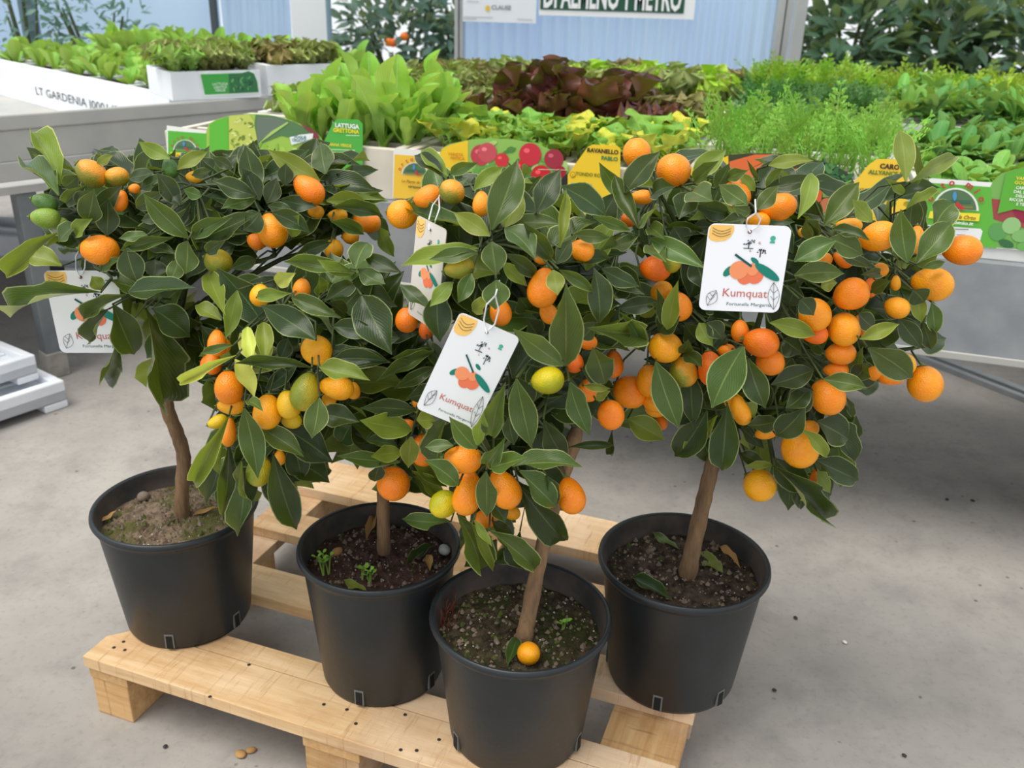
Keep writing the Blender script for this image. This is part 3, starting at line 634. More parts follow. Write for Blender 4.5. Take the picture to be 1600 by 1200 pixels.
# leaves seen in the photo : crop+tree, base, tip, width, tone (d m g o y, x = deep dark) and + when it lies in front of fruit
LF = """
A0 255 250 128 20 82 o;A0 250 290 88 165 98 g;A0 280 320 375 240 56 d;A0 410 160 482 115 34 o;A0 725 130 590 58 55 o;A0 755 180 885 100 52 o;A0 655 190 545 215 55 d;A0 250 445 28 640 74 o;A0 330 410 250 490 86 g
A0 325 460 395 385 60 o;A0 455 460 460 300 85 d;A0 370 400 400 260 90 d;A0 400 360 520 245 72 d;A0 270 250 335 200 62 d;A0 330 330 385 265 70 d;A0 805 470 610 280 78 m+;A0 800 480 790 622 98 g+;A0 760 330 665 190 72 d;A0 770 330 700 235 62 d
A0 740 465 508 522 46 m;A0 630 455 505 470 40 m;A0 620 500 755 540 46 d;A0 545 700 830 680 102 d+;A0 430 700 45 808 72 m+;A0 540 710 355 825 58 m+;A0 425 610 528 550 42 m;A0 430 690 390 630 52 o;A0 480 750 572 965 112 d+;A0 620 770 685 1172 150 d+
A0 650 770 810 890 122 d+;A0 760 780 850 1060 160 x;A0 680 830 790 1125 96 x;A0 500 880 435 1050 64 d;A0 465 770 385 920 72 d+;A0 820 470 990 380 62 m;A0 830 480 1105 360 82 d;A0 840 490 1060 450 52 g;A0 1090 290 905 225 72 d
A0 1085 270 1030 170 62 d;A0 1090 300 940 345 58 m;A0 1090 190 1035 68 68 d;A0 990 175 905 125 42 d;A0 860 290 780 260 46 m;A0 700 380 600 395 44 d;A0 580 340 700 270 62 d;A0 540 510 590 665 92 d;A0 760 560 720 655 62 m;A0 1090 560 980 600 52 d
A0 870 470 800 640 90 x;A0 660 560 650 640 80 x;A0 900 330 1000 290 80 x;A0 940 420 1050 400 90 x;A0 1000 500 880 540 80 x;A0 820 200 900 180 40 d;A0 600 260 690 210 60 d;A0 880 530 960 480 50 d+
A1 885 620 960 800 72 o;A1 1010 690 958 900 64 o;A1 945 820 830 755 62 o
B0 345 180 108 38 78 o;B0 370 150 345 5 95 m;B0 420 150 605 130 52 d;B0 185 200 190 100 62 d;B0 105 280 150 165 68 d;B0 75 265 10 120 82 d;B0 60 230 10 20 90 d;B0 110 290 225 320 48 d;B0 170 260 330 295 62 d;B0 75 320 0 400 90 d
B0 125 320 300 410 72 d+;B0 370 270 560 290 76 o;B0 380 260 650 270 62 o;B0 400 200 640 262 50 o;B0 400 295 625 340 66 d+;B0 390 360 540 420 56 m+;B0 215 430 250 330 62 o;B0 390 455 220 520 52 d;B0 600 380 675 520 62 o
B1 500 590 180 540 62 m;B1 490 600 330 530 52 o;B1 500 575 560 455 88 g;B1 515 575 635 640 78 g;B1 540 510 710 590 62 d;B1 490 640 360 720 72 d;B1 345 680 340 600 62 d;B1 520 660 690 740 92 x;B1 530 690 665 955 150 d+;B1 400 830 610 850 76 d+
B1 215 700 440 790 66 m+;B1 325 890 78 732 112 d+;B1 150 640 235 590 62 y;B1 60 700 215 680 52 o+;B1 90 810 95 1000 66 o;B1 20 830 40 1020 52 y;B1 400 960 660 990 82 d;B1 395 930 520 950 62 d;B1 850 945 592 1075 54 m+;B1 850 930 660 972 42 m;B1 860 1010 672 1108 54 d
B1 885 1110 730 1150 78 d+;B1 820 890 900 1050 62 d;B1 300 760 390 830 52 g;B1 460 780 380 720 70 x;B1 620 640 560 720 80 x;B1 480 870 540 800 90 x;B1 200 880 160 980 60 x;B1 600 880 700 880 80 x
C2 475 430 60 295 64 m+;C2 475 425 310 320 72 o+;C2 480 400 595 85 122 g+;C2 535 390 620 225 88 o;C2 680 325 790 125 98 d;C2 265 165 135 65 68 d;C2 285 160 165 40 62 o;C2 295 150 425 95 46 m;C2 400 225 535 115 58 o;C2 600 200 665 190 38 o
C2 480 450 500 600 96 m+;C2 535 390 678 530 112 g+;C2 425 480 75 558 78 o;C2 420 500 200 530 62 m;C2 310 630 205 740 62 o;C2 390 590 330 725 62 m;C2 500 620 497 755 104 m+;C2 560 370 800 375 66 m;C2 745 530 620 360 72 d;C2 785 480 812 215 42 o+
C2 790 550 1010 525 62 d;C2 770 550 840 440 62 d;C2 840 420 1010 430 52 m;C2 990 335 785 200 112 d;C2 1080 270 960 95 62 m;C2 1140 425 960 490 62 g;C2 930 340 1100 400 46 m;C2 960 815 935 565 98 d+;C2 970 570 1140 650 72 d;C2 812 1005 812 635 128 m+
C2 800 1005 575 840 88 m++;C2 755 575 775 690 72 o+;C2 780 575 940 680 46 m+;C2 1143 860 905 835 104 m+;C2 1143 910 1055 765 62 m+;C2 880 885 945 810 72 d;C2 985 1085 930 920 112 d+;C2 240 680 250 900 108 d;C2 200 750 70 640 62 d
C2 530 540 640 650 52 o;C2 680 600 530 500 62 d;C2 395 760 470 710 62 o;C2 600 1060 650 1195 112 d;C2 560 560 620 620 80 x;C2 640 760 600 700 90 x;C2 420 560 470 630 70 x;C2 1010 700 1090 620 90 x;C2 690 870 640 790 90 x
D3 45 280 195 100 92 d+;D3 335 225 475 95 78 o;D3 340 230 445 140 62 m;D3 330 280 275 390 92 d+;D3 330 270 420 312 112 m+;D3 430 260 490 150 62 d;D3 480 215 570 180 48 m;D3 160 290 260 250 82 d;D3 570 330 445 240 78 m+;D3 610 350 700 245 64 m+
D3 615 230 565 135 18 d;D3 655 160 850 140 54 o;D3 640 260 890 225 62 d;D3 650 265 715 170 52 m;D3 600 270 520 195 42 o;D3 838 190 780 390 64 o+;D3 580 360 500 330 52 m+;D3 560 385 460 400 64 d+;D3 620 390 770 400 48 x;D3 490 370 345 330 74 x
D3 330 420 490 430 64 x;D3 105 430 0 195 62 m+;D3 100 430 185 330 84 g+;D3 150 420 215 475 62 m+;D3 105 470 0 500 52 m;D3 150 470 392 600 78 m+;D3 150 500 222 572 82 g+;D3 220 430 400 450 54 x;D3 0 610 130 710 92 d;D3 190 740 0 770 64 d
D3 125 950 22 790 78 d+;D3 225 860 272 650 62 o+;D3 130 810 165 750 58 o;D3 215 840 180 680 46 d+;D3 190 870 290 780 92 d;D3 552 930 415 1195 132 m+;D3 570 980 645 1195 92 d+;D3 660 830 860 885 64 o;D3 765 570 945 480 88 m+;D3 765 630 980 620 78 m+
D3 860 470 810 390 62 d;D3 790 730 850 800 76 d+;D3 880 680 950 660 62 o;D3 850 1030 665 1095 88 d;D3 830 1110 730 1195 74 d;D3 360 830 420 930 62 o;D3 390 830 460 900 72 d;D3 300 960 375 1020 62 d;D3 290 960 315 900 54 d
D3 340 560 380 690 90 x;D3 420 760 340 720 90 x;D3 470 870 400 960 90 x;D3 740 760 780 660 90 x;D3 300 500 250 420 90 x;D3 720 900 800 960 90 x;D3 760 980 700 1060 90 x;D3 350 900 300 830 80 x
E3 530 230 505 5 74 o+;E3 550 235 745 120 58 o;E3 525 280 445 215 32 o;E3 530 350 680 280 42 o;E3 540 575 512 345 88 m+;E3 575 580 728 400 102 m+;E3 650 440 740 320 104 m;E3 390 400 305 305 66 o+;E3 180 420 335 230 88 m+;E3 140 470 105 390 62 d;E3 205 470 350 540 88 m+
E3 230 520 405 605 48 d;E3 215 430 380 480 48 d+;E3 335 900 505 835 54 o+;E3 370 935 562 1066 108 m+;E3 330 1070 350 930 62 m;E3 310 1070 370 1000 72 d;E3 170 1000 330 970 62 x;E3 180 1070 365 1105 68 m+;E3 575 700 600 830 54 o;E3 500 810 600 940 72 d
E3 600 820 640 945 58 d;E3 640 740 655 880 58 m;E3 560 690 610 745 82 d;E3 510 600 470 530 48 m;E3 600 600 700 570 32 m;E3 330 790 400 855 72 d;E3 385 700 470 650 52 d;E3 420 620 340 625 42 d;E3 440 740 520 800 60 x;E3 260 780 330 730 70 x;E3 120 930 200 900 80 x
G1 285 110 0 255 50 y+;G1 300 0 375 155 74 y;G1 390 0 432 158 74 o;G1 275 130 372 320 78 y+;G1 655 172 272 150 54 d+;G1 690 170 942 235 94 o+;G1 270 60 105 100 38 m+;G1 760 130 1040 140 84 d;G1 590 150 420 290 64 x;G1 335 340 415 388 52 m+
G1 320 370 388 722 104 m+;G1 245 410 75 745 78 o+;G1 220 530 130 850 92 d;G1 245 540 212 910 88 d;G1 310 630 288 1005 88 m+;G1 465 600 580 972 122 d+;G1 690 320 655 522 98 m+;G1 400 470 615 612 92 m;G1 520 470 760 640 140 x;G1 540 620 742 740 130 x
G1 700 400 890 440 102 d;G1 800 540 850 450 100 x;G1 410 230 560 290 72 x;G1 330 360 410 590 72 x;G1 1165 385 892 372 78 d+;G1 1150 480 890 432 108 o+;G1 1090 640 778 608 68 m;G1 1100 590 945 612 74 o+;G1 1145 510 1130 668 82 o+;G1 920 530 1080 560 52 d
G1 990 650 965 735 72 d;G1 1160 390 1258 380 58 o;G1 620 520 560 640 130 x;G1 480 500 440 600 90 x;G1 1170 430 1262 425 80 o+
H2 740 430 812 130 104 m++;H2 660 480 690 295 68 o++;H2 650 500 500 320 92 m++;H2 640 495 540 410 62 g+;H2 705 585 810 435 84 m+;H2 730 600 928 545 108 m+;H2 845 600 1236 600 120 g+;H2 705 620 708 878 102 m+;H2 550 700 360 560 102 m+;H2 525 480 365 490 62 m
H2 545 860 672 1165 152 m+;H2 510 900 240 885 78 m;H2 620 900 742 1176 48 o+;H2 640 890 740 1040 42 o+;H2 720 950 972 1166 104 m+;H2 885 700 1140 1006 142 d;H2 885 620 1090 820 132 m;H2 1040 650 1080 830 74 d;H2 740 900 850 965 64 d;H2 735 800 810 905 84 d
H2 870 110 955 495 128 m+;H2 1165 130 1278 430 118 m+;H2 1020 340 1140 550 112 d;H2 1160 490 1412 480 42 d;H2 1010 0 960 250 130 x;H2 830 320 860 480 72 d;H1 300 580 490 710 72 o;H1 290 620 440 770 76 o;H1 300 650 410 780 60 m;H2 1230 60 1360 140 74 d
H2 1240 150 1390 165 38 o;H2 1310 230 1390 180 52 o
I3 470 70 575 372 108 m+;I3 345 325 510 422 92 o;I3 630 100 640 365 84 d;I3 700 290 555 495 112 d;I3 745 310 605 500 64 o;I3 790 260 765 560 108 d+;I3 850 360 955 460 54 x;I3 1020 335 875 355 74 d;I3 1010 400 1140 270 104 d+;I3 1170 200 1050 290 102 d;I3 1190 340 1330 420 130 d
I3 1180 510 1375 602 98 d;I3 1120 375 1235 500 54 o+;I3 1000 500 1150 660 112 d;I3 1000 540 1212 785 92 d+;I3 990 530 865 540 32 o;I3 1190 560 1250 660 64 o;I3 1115 690 1190 690 24 y;I3 850 480 960 530 54 x;I3 275 380 272 490 32 d;I3 1320 230 1345 320 34 d;I3 860 260 915 320 72 o;I3 745 90 785 60 42 o
"""
def parse(s):
    return [tuple(e.split()) for ln in s.strip().split('\n') for e in ln.split(';') if e.strip()]
TREES = []
tinfo = [('L', 'potted kumquat tree with crooked trunk and a few green fruits, beside the white floor tray', M['soil0'], 0.005, [(265, 1004), (370, 966)]),
         ('M', 'potted kumquat tree with straight thin trunk rising from dark brown soil, between two other pots', M['soil1'], 0.006, [(561, 1092), (675, 1072)]),
         ('F', 'potted kumquat tree with mossy soil and a fallen fruit at its trunk', M['soil2'], 0.006, [(712, 1188), (905, 1150)]),
         ('R', 'potted kumquat tree with leaning trunk and dense orange fruit, at one pallet end', M['soil3'], 0.006, [(1027, 1098), (1127, 1080), (946, 1035)])]
for i, (k, lb, so, sr, sl) in enumerate(tinfo):
    x, y, h, r = POT[k]
    t_ = empty('potted_kumquat_tree', (x, y, ZT), label=lb, cat='potted tree', group='potted kumquat trees on the pallet')
    TREES.append(t_); make_pot(t_, k, so, sr, sl, 11 + i)
# trunks : pixel polylines with radius in pixels
TR = [[(285, 806, 12), (284, 770, 11), (287, 715, 11), (276, 675, 10.5), (262, 640, 10.5), (259, 600, 10), (264, 560, 9.5), (275, 510, 9), (285, 450, 8)],
      [(600, 864, 11), (599, 820, 10.5), (599, 770, 10), (603, 700, 9.5), (606, 640, 9), (600, 590, 8.5), (590, 540, 8)],
      [(818, 1000, 14), (826, 960, 13), (842, 880, 12), (862, 800, 11.5), (880, 740, 11.5), (896, 690, 12.5), (902, 660, 9), (900, 620, 8)],
      [(1074, 898, 15), (1084, 850, 13), (1100, 780, 12.5), (1112, 730, 11.5), (1122, 690, 11), (1130, 640, 10), (1140, 590, 9)]]
NODES = []
for i, poly_ in enumerate(TR):
    root = TREES[i]; k = tinfo[i][0]; zs = ZT + POT[k][2] - 0.028
    base = onz(poly_[0][0], poly_[0][1], zs); Yb = base.y; pts = []; rad = []
    Yt = DOME[i]['Y']
    for j, (x, y, rp) in enumerate(poly_):
        P = base.copy() if j == 0 else ony(x, y, Yb + (Yt - Yb) * j / (len(poly_) - 1))
        pts.append(P - root.location); rad.append(rp * depth(P) / F_PX)
    pts.insert(0, pts[0] - Vector((0, 0, 0.02))); rad.insert(0, rad[0] * 1.1)
    P2, R2 = [], []
    for j in range(len(pts) - 1):      # subdivide, slight knots
        for q in range(5):
            f = q / 5; a, b_, c_, d_ = pts[max(j - 1, 0)], pts[j], pts[j + 1], pts[min(j + 2, len(pts) - 1)]
            p = 0.5 * ((2 * b_) + (c_ - a) * f + (2 * a - 5 * b_ + 4 * c_ - d_) * f * f + (3 * b_ - a - 3 * c_ + d_) * f ** 3)
            P2.append(p); R2.append((rad[j] * (1 - f) + rad[j + 1] * f) * (1 + 0.06 * math.sin(j * 5 + q * 1.9)))
    P2.append(pts[-1]); R2.append(rad[-1])
    mb = MB(); mb.tube(P2, R2, 14); mb.build('trunk', M['bark'], root, smooth=True)
    NODES.append([P2[-1] + root.location, P2[-7] + root.location])
# branches : from the trunk top towards spread-out points in the crown
BT = [[(120, 330), (190, 300), (300, 290), (420, 280), (500, 330), (430, 400), (150, 420), (330, 400), (230, 470), (520, 380), (70, 300)],
      [(370, 560), (420, 640), (500, 560), (560, 480), (640, 520), (660, 640), (330, 590), (440, 480), (620, 700), (540, 640), (400, 740)],
      [(760, 380), (700, 300), (870, 420), (900, 330), (660, 460), (880, 590), (740, 560), (770, 720), (840, 640), (930, 600), (960, 480)],
      [(1000, 380), (1030, 300), (1180, 330), (1300, 370), (1400, 420), (1450, 400), (1330, 500), (1240, 560), (1050, 500), (1100, 580), (1450, 540), (1270, 660), (1210, 450)]]
rng = random.Random(3); SEGS = []
for i, lst in enumerate(BT):
    root = TREES[i]; segs = []
    for (x, y) in lst:
        e = dome(i, x, y, 0.62, rng.uniform(-0.02, 0.06)); s_ = NODES[i][rng.random() < 0.4]
        m1 = s_.lerp(e, 0.35) + Vector((rng.uniform(-0.012, 0.012), 0, 0.015)); m2 = s_.lerp(e, 0.7) + Vector((0, rng.uniform(-0.012, 0.012), 0.018))
        pp = [s_, s_.lerp(m1, 0.5), m1, m1.lerp(m2, 0.5), m2, e]
        mb = MB(); mb.tube([p - root.location for p in pp], [0.005, 0.0045, 0.004, 0.0034, 0.003, 0.002], 7)
        mb.build('branch', M['branch'], root, smooth=True); segs += pp[1:]
    SEGS.append(segs)
TW = [MB() for _ in range(4)]
def twig(i, P, r=0.0011):
    c = min(SEGS[i], key=lambda q: (q - P).length)
    L0 = TREES[i].location; d = Vector((0, 0.034, 0.0)) if (P - c).length > 0.02 else Vector((0, 0.004, 0))
    TW[i].tube([P - L0, P.lerp(c, 0.2) + d - L0, P.lerp(c, 0.7) + d * 0.6 - L0, c - L0], [r, r * 1.1, r * 1.3, r * 1.5], 5, cap=False)
rng = random.Random(5)
ANCH = [[] for _ in range(4)]
def place_leaf(i, P0, P1, width, tone, n=None, side=0.0):
    y = P1 - P0; ln = y.length
    if ln < 0.006: return
    y.normalize()
    x = y.cross(n)
    if x.length < 0.05: x = y.cross(Vector((0.3, -0.5, 0.8)))
    x.normalize(); nn = x.cross(y)
    m = frame(x * width, y * ln, nn * ln, P0 - TREES[i].location)
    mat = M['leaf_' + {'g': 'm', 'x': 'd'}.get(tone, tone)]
    inst('leaf', pick_kum(side), mat, TREES[i], m)
for e in parse(LF):
    cr, i = e[0][0], int(e[0][1]); ox, oy, sc = CROP[cr]
    bx, by, tx, ty, w = [float(k) for k in e[1:6]]; tone = e[6][0]; front = '+' in e[6]
    bx, by, tx, ty, w = ox + bx / sc, oy + by / sc, ox + tx / sc, oy + ty / sc, w / sc
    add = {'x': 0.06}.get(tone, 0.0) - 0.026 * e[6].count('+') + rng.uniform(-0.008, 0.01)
    P0 = dome(i, bx, by, 0.93, add + 0.004); P1 = dome(i, tx, ty, 0.96, add + rng.uniform(-0.022, 0.012))
    dpt = depth(P0.lerp(P1, 0.5)); width = w * dpt / F_PX * 1.18
    tc = (CAM - P0).normalized()
    n = tc * (0.95 if tone != 'g' else 0.7) + Vector((0, 0, 0.28 if tone != 'g' else 0.75)) + Vector((rng.uniform(-.3, .3), rng.uniform(-.2, .2), rng.uniform(-.25, .25)))
    place_leaf(i, P0, P1, width, tone, n, rng.uniform(-0.1, 0.1))
    ANCH[i] += [(bx, by), ((bx + tx) / 2, (by + ty) / 2), (bx * .25 + tx * .75, by * .25 + ty * .75)]; twig(i, P0)
for e in parse(FR):
    cr, i = e[0][0], int(e[0][1]); ox, oy, sc = CROP[cr]
    cx, cy, lg, sh, ang = [float(k) for k in e[1:6]]; cx, cy = ox + cx / sc, oy + cy / sc
    P = dome(i, cx, cy, 0.94, 0.008 if lg / sc > 38 else 0.028); dpt = depth(P); k = dpt / F_PX / sc / 2 * 1.03
    # image axes at that point
    ex = (ony(cx + 10, cy, P.y) - P).normalized(); tc = (CAM - P).normalized(); ey = tc.cross(ex).normalized(); ex = ey.cross(tc)
    a = R(-ang); ax = (ex * math.cos(a) + ey * math.sin(a)) ; 
    ax = (ax + tc * rng.uniform(-0.25, 0.35)).normalized()
    if abs(ang) > 30 and ax.z > 0: ax = -ax
    if ax.dot(tc) < 0: ax = (ax - tc * (2 * ax.dot(tc))).normalized()
    xx = ax.cross(tc).normalized(); zz = xx.cross(ax)
    a_ = math.atan2(0, 1)
    Lr, Sr = lg * k, sh * k
    m = frame(xx * Sr, zz * Sr, ax * Lr, P - TREES[i].location)
    o = inst('kumquat', FRUIT[0 if lg / sh < 1.12 else (1 if lg / sh < 1.3 else 2)], M['fr_' + e[6]], TREES[i], m)
    c_ = inst('calyx', CALYX, None, o, Matrix.Translation((0, 0, -1.0)) @ Matrix.Rotation(math.pi, 4, 'X') @ Matrix.Diagonal((1.6, 1.6, 1.0, 1)))
    ANCH[i].append((cx, cy)); twig(i, P - ax * Lr)
# the leaves deeper inside and on the far side of each crown
NH = [sum(1 for e in parse(LF) if e[0][1] == str(k)) for k in range(4)]
INNER = [bmesh.new() for _ in range(4)]
for i in range(4):
    D = DOME[i]; nob = 296 - NH[i]
    def inside(P, m=20):
        x, y = proj(P); return any(abs(x - a) < m and abs(y - b_) < m for a, b_ in ANCH[i])
    c = 0; tries = 0
    while c < nob + 240 and tries < 6000:
        tries += 1
        ax_, ay_ = rng.choice(ANCH[i]); f = rng.random() * 0.5; inner = c >= nob
        x = ax_ + (D['c'][0] - ax_) * f + rng.uniform(-14, 14); y = ay_ + (D['c'][1] - 20 - ay_) * f + rng.uniform(-14, 14)
        q = ((x - D['c'][0]) / D['r'][0]) ** 2 + ((y - D['c'][1]) / D['r'][1]) ** 2; hw = D['R'] * math.sqrt(max(0.02, 1 - q))
        P0 = ony(x, y, D['Y'] + (rng.uniform(-0.35, 0.6) if inner else rng.uniform(-0.62, 0.95)) * hw)
        cen = ony(D['c'][0], D['c'][1] + 40, D['Y'])
        d = (P0 - cen).normalized() * 0.7 + Vector((rng.uniform(-.8, .8), rng.uniform(-.5, .8), rng.uniform(-.8, .4)))
        d.normalize(); ln = rng.uniform(0.055, 0.085); P1 = P0 + d * ln
        if P0.y < D['Y'] and P1.y < P0.y: P1 = P0 + Vector((d.x, abs(d.y) * 0.4, d.z)).normalized() * ln
        if not (inside(P1) and inside(P0.lerp(P1, 0.6))): continue
        c += 1
        n = (P0 - cen).normalized() * 0.5 + Vector((rng.uniform(-.6, .6), rng.uniform(-.9, .2), 0.6)); w = rng.uniform(0.028, 0.040)
        if not inner:
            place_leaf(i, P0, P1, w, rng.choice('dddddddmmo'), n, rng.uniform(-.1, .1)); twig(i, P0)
        else:
            yv = (P1 - P0).normalized(); xv = yv.cross(n).normalized(); nn = xv.cross(yv)
            me = pick_kum(0).copy(); me.transform(frame(xv * w, yv * ln, nn * ln, P0 - TREES[i].location)); INNER[i].from_mesh(me); bpy.data.meshes.remove(me)
for i in range(4):
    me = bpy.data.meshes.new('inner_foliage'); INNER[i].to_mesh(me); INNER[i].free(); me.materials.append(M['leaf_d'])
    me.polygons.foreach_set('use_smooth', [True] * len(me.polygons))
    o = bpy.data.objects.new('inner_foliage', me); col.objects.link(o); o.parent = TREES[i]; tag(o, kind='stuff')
for i in range(4): tag(TW[i].build('twigs', M['branch'], TREES[i], smooth=True), kind='stuff')

# ------------------------------------------------------------------ loose things on the soil
def soil_z(k): return ZT + POT[k][2] - 0.031
def loose_leaf(px0, px1, key, w, tone, label, lift=0.004):
    z = soil_z(key) + lift; P0 = onz(*px0, z); P1 = onz(*px1, z + 0.004)
    y = P1 - P0; ln = y.length; y.normalize(); x = y.cross(Vector((0, -0.3, 1))).normalized(); n = x.cross(y)
    o = bpy.data.objects.new('fallen_leaf', pick_kum(0.06)); col.objects.link(o)
    o.matrix_world = frame(x * w, y * ln, n * ln, P0)
    o.material_slots[0].link = 'OBJECT'; o.material_slots[0].material = tone; tag(o, label, 'leaf')
loose_leaf((793, 1040), (808, 995), 'F', 0.016, M['leaf_m'], 'fallen green leaf standing beside the fallen kumquat')
loose_leaf((985, 903), (1050, 938), 'R', 0.022, M['leaf_d'], 'dark fallen leaf at the front rim of the end pot')
loose_leaf((1092, 862), (1130, 895), 'R', 0.028, M['leaf_o'], 'bright green fallen leaf beside the leaning trunk')
loose_leaf((1122, 855), (1157, 888), 'R', 0.012, M['dry'], 'dry brown curled leaf on dark soil')
loose_leaf((1020, 832), (1062, 858), 'R', 0.014, M['leaf_m'], 'narrow green leaf behind the leaning trunk')
loose_leaf((634, 882), (678, 852), 'M', 0.016, M['leaf_d'], 'dark green fallen leaf on brown soil beside a pebble')
loose_leaf((672, 892), (668, 866), 'M', 0.010, M['dry'], 'small tan leaf on brown soil')
loose_leaf((537, 906), (575, 924), 'M', 0.012, M['leaf_o'], 'green fallen leaf near the rim on brown soil')
loose_leaf((572, 845), (586, 806), 'M', 0.013, M['dry'], 'curled dry leaf leaning on the straight trunk')
loose_leaf((158, 815), (182, 797), 'L', 0.008, M['dry'], 'pale curled dry leaf at the rim of the mossy dry soil')
loose_leaf((300, 806), (345, 792), 'L', 0.008, M['dry'], 'tan dry leaf beside the crooked trunk')
def lump(name, P, r, mat, label, cat, sq=0.75, seed=1, group=None):
    rg = random.Random(seed); bm = bmesh.new(); bmesh.ops.create_icosphere(bm, subdivisions=2, radius=1)
    for v in bm.verts:
        s_ = 1 + rg.uniform(-0.06, 0.06); v.co = Vector((v.co.x * r * s_ * 1.25, v.co.y * r * s_, v.co.z * r * s_ * sq))
    me = bpy.data.meshes.new(name); bm.to_mesh(me); bm.free(); me.materials.append(mat)
    me.polygons.foreach_set('use_smooth', [True] * len(me.polygons))
    o = bpy.data.objects.new(name, me); col.objects.link(o); o.location = P; o.rotation_euler = (0, 0, rg.random() * 3); tag(o, label, cat, group)
lump('pebble', onz(695, 859, soil_z('M') + 0.006), 0.0085, M['stone'], 'pale grey speckled pebble on brown soil', 'pebble', seed=3)
lump('stone_chip', onz(223, 776, soil_z('L') + 0.005), 0.009, M['stone_b'], 'grey stone chip on mossy dry soil', 'stone', seed=4)
lump('bark_chip', onz(527, 862, soil_z('M') + 0.006), 0.007, M['dry'], 'small reddish brown husk on brown soil beside sprouts', 'husk', seed=5)
P = onz(826, 1021, soil_z('F') + 0.016)
o = bpy.data.objects.new('fallen_kumquat', FRUIT[0]); col.objects.link(o); o.location = P; o.rotation_euler = (R(60), R(20), 0); o.scale = (0.0138, 0.0138, 0.0150)
o.material_slots[0].link = 'OBJECT'; o.material_slots[0].material = M['fr_A']; tag(o, 'single orange kumquat lying on mossy soil at the trunk foot', 'fruit')
def sprouts(pxs, key, label, hgt, mat, nm='weed_sprout', r=0.0011, cat='weed', spread=0.3):
    z = soil_z(key); P = onz(*pxs[0], z); root = empty(nm, P, label=label, cat=cat); rg = random.Random(hash(label) % 99 if False else int(hgt * 1e4))
    for q in pxs:
        b_ = onz(*q, z) - P
        for _ in range(3):
            d = Vector((rg.uniform(-spread, spread), rg.uniform(-spread, spread), 1)) * hgt * rg.uniform(0.6, 1)
            mb = MB(); mb.tube([b_ - Vector((0, 0, .004)), b_ + d * 0.6 + Vector((0, 0, 0.003)), b_ + d], [r, r, r * 1.4], 6)
            st = mb.build('stem', mat, root, smooth=True)
            if cat == 'weed':
                for sg in (-1, 1): inst('leaflet', ROUND, M['oval'], st, Matrix.Translation(b_ + d) @ Matrix.Rotation(sg * 1.2 + rg.random(), 4, 'Z') @ Matrix.Rotation(0.5, 4, 'X') @ Matrix.Diagonal((0.005, 0.008, 0.008, 1)))
ROUND = leaf_mesh('round_leaf', w_round, 0, 0.1, 0.15, 0.1, 8, 4)
sprouts([(506, 900), (514, 898)], 'M', 'pale sprouting weed at the rim of the brown soil', 0.032, M['sprout'])
sprouts([(566, 908), (578, 915)], 'M', 'short green weed sprout in front of the straight trunk', 0.024, M['sprout'])
sprouts([(880, 985)], 'F', 'small green weed on mossy soil', 0.015, M['sprout'])
mb = MB(); rg = random.Random(9)
for _ in range(60):
    q = onz(rg.uniform(686, 712), rg.uniform(935, 985), soil_z('F')); d = Vector((rg.uniform(-.4, .4), rg.uniform(-.5, .2), 1)) * rg.uniform(0.008, 0.026)
    mb.tube([q, q + d * 0.6 + Vector((rg.uniform(-.003, .003), 0, 0)), q + d], 0.0005, 4, cap=False)
tag(mb.build('dry_fibre', M['root']), 'tuft of reddish dry fibre at the rim of the mossy pot', 'fibre', kind='stuff')

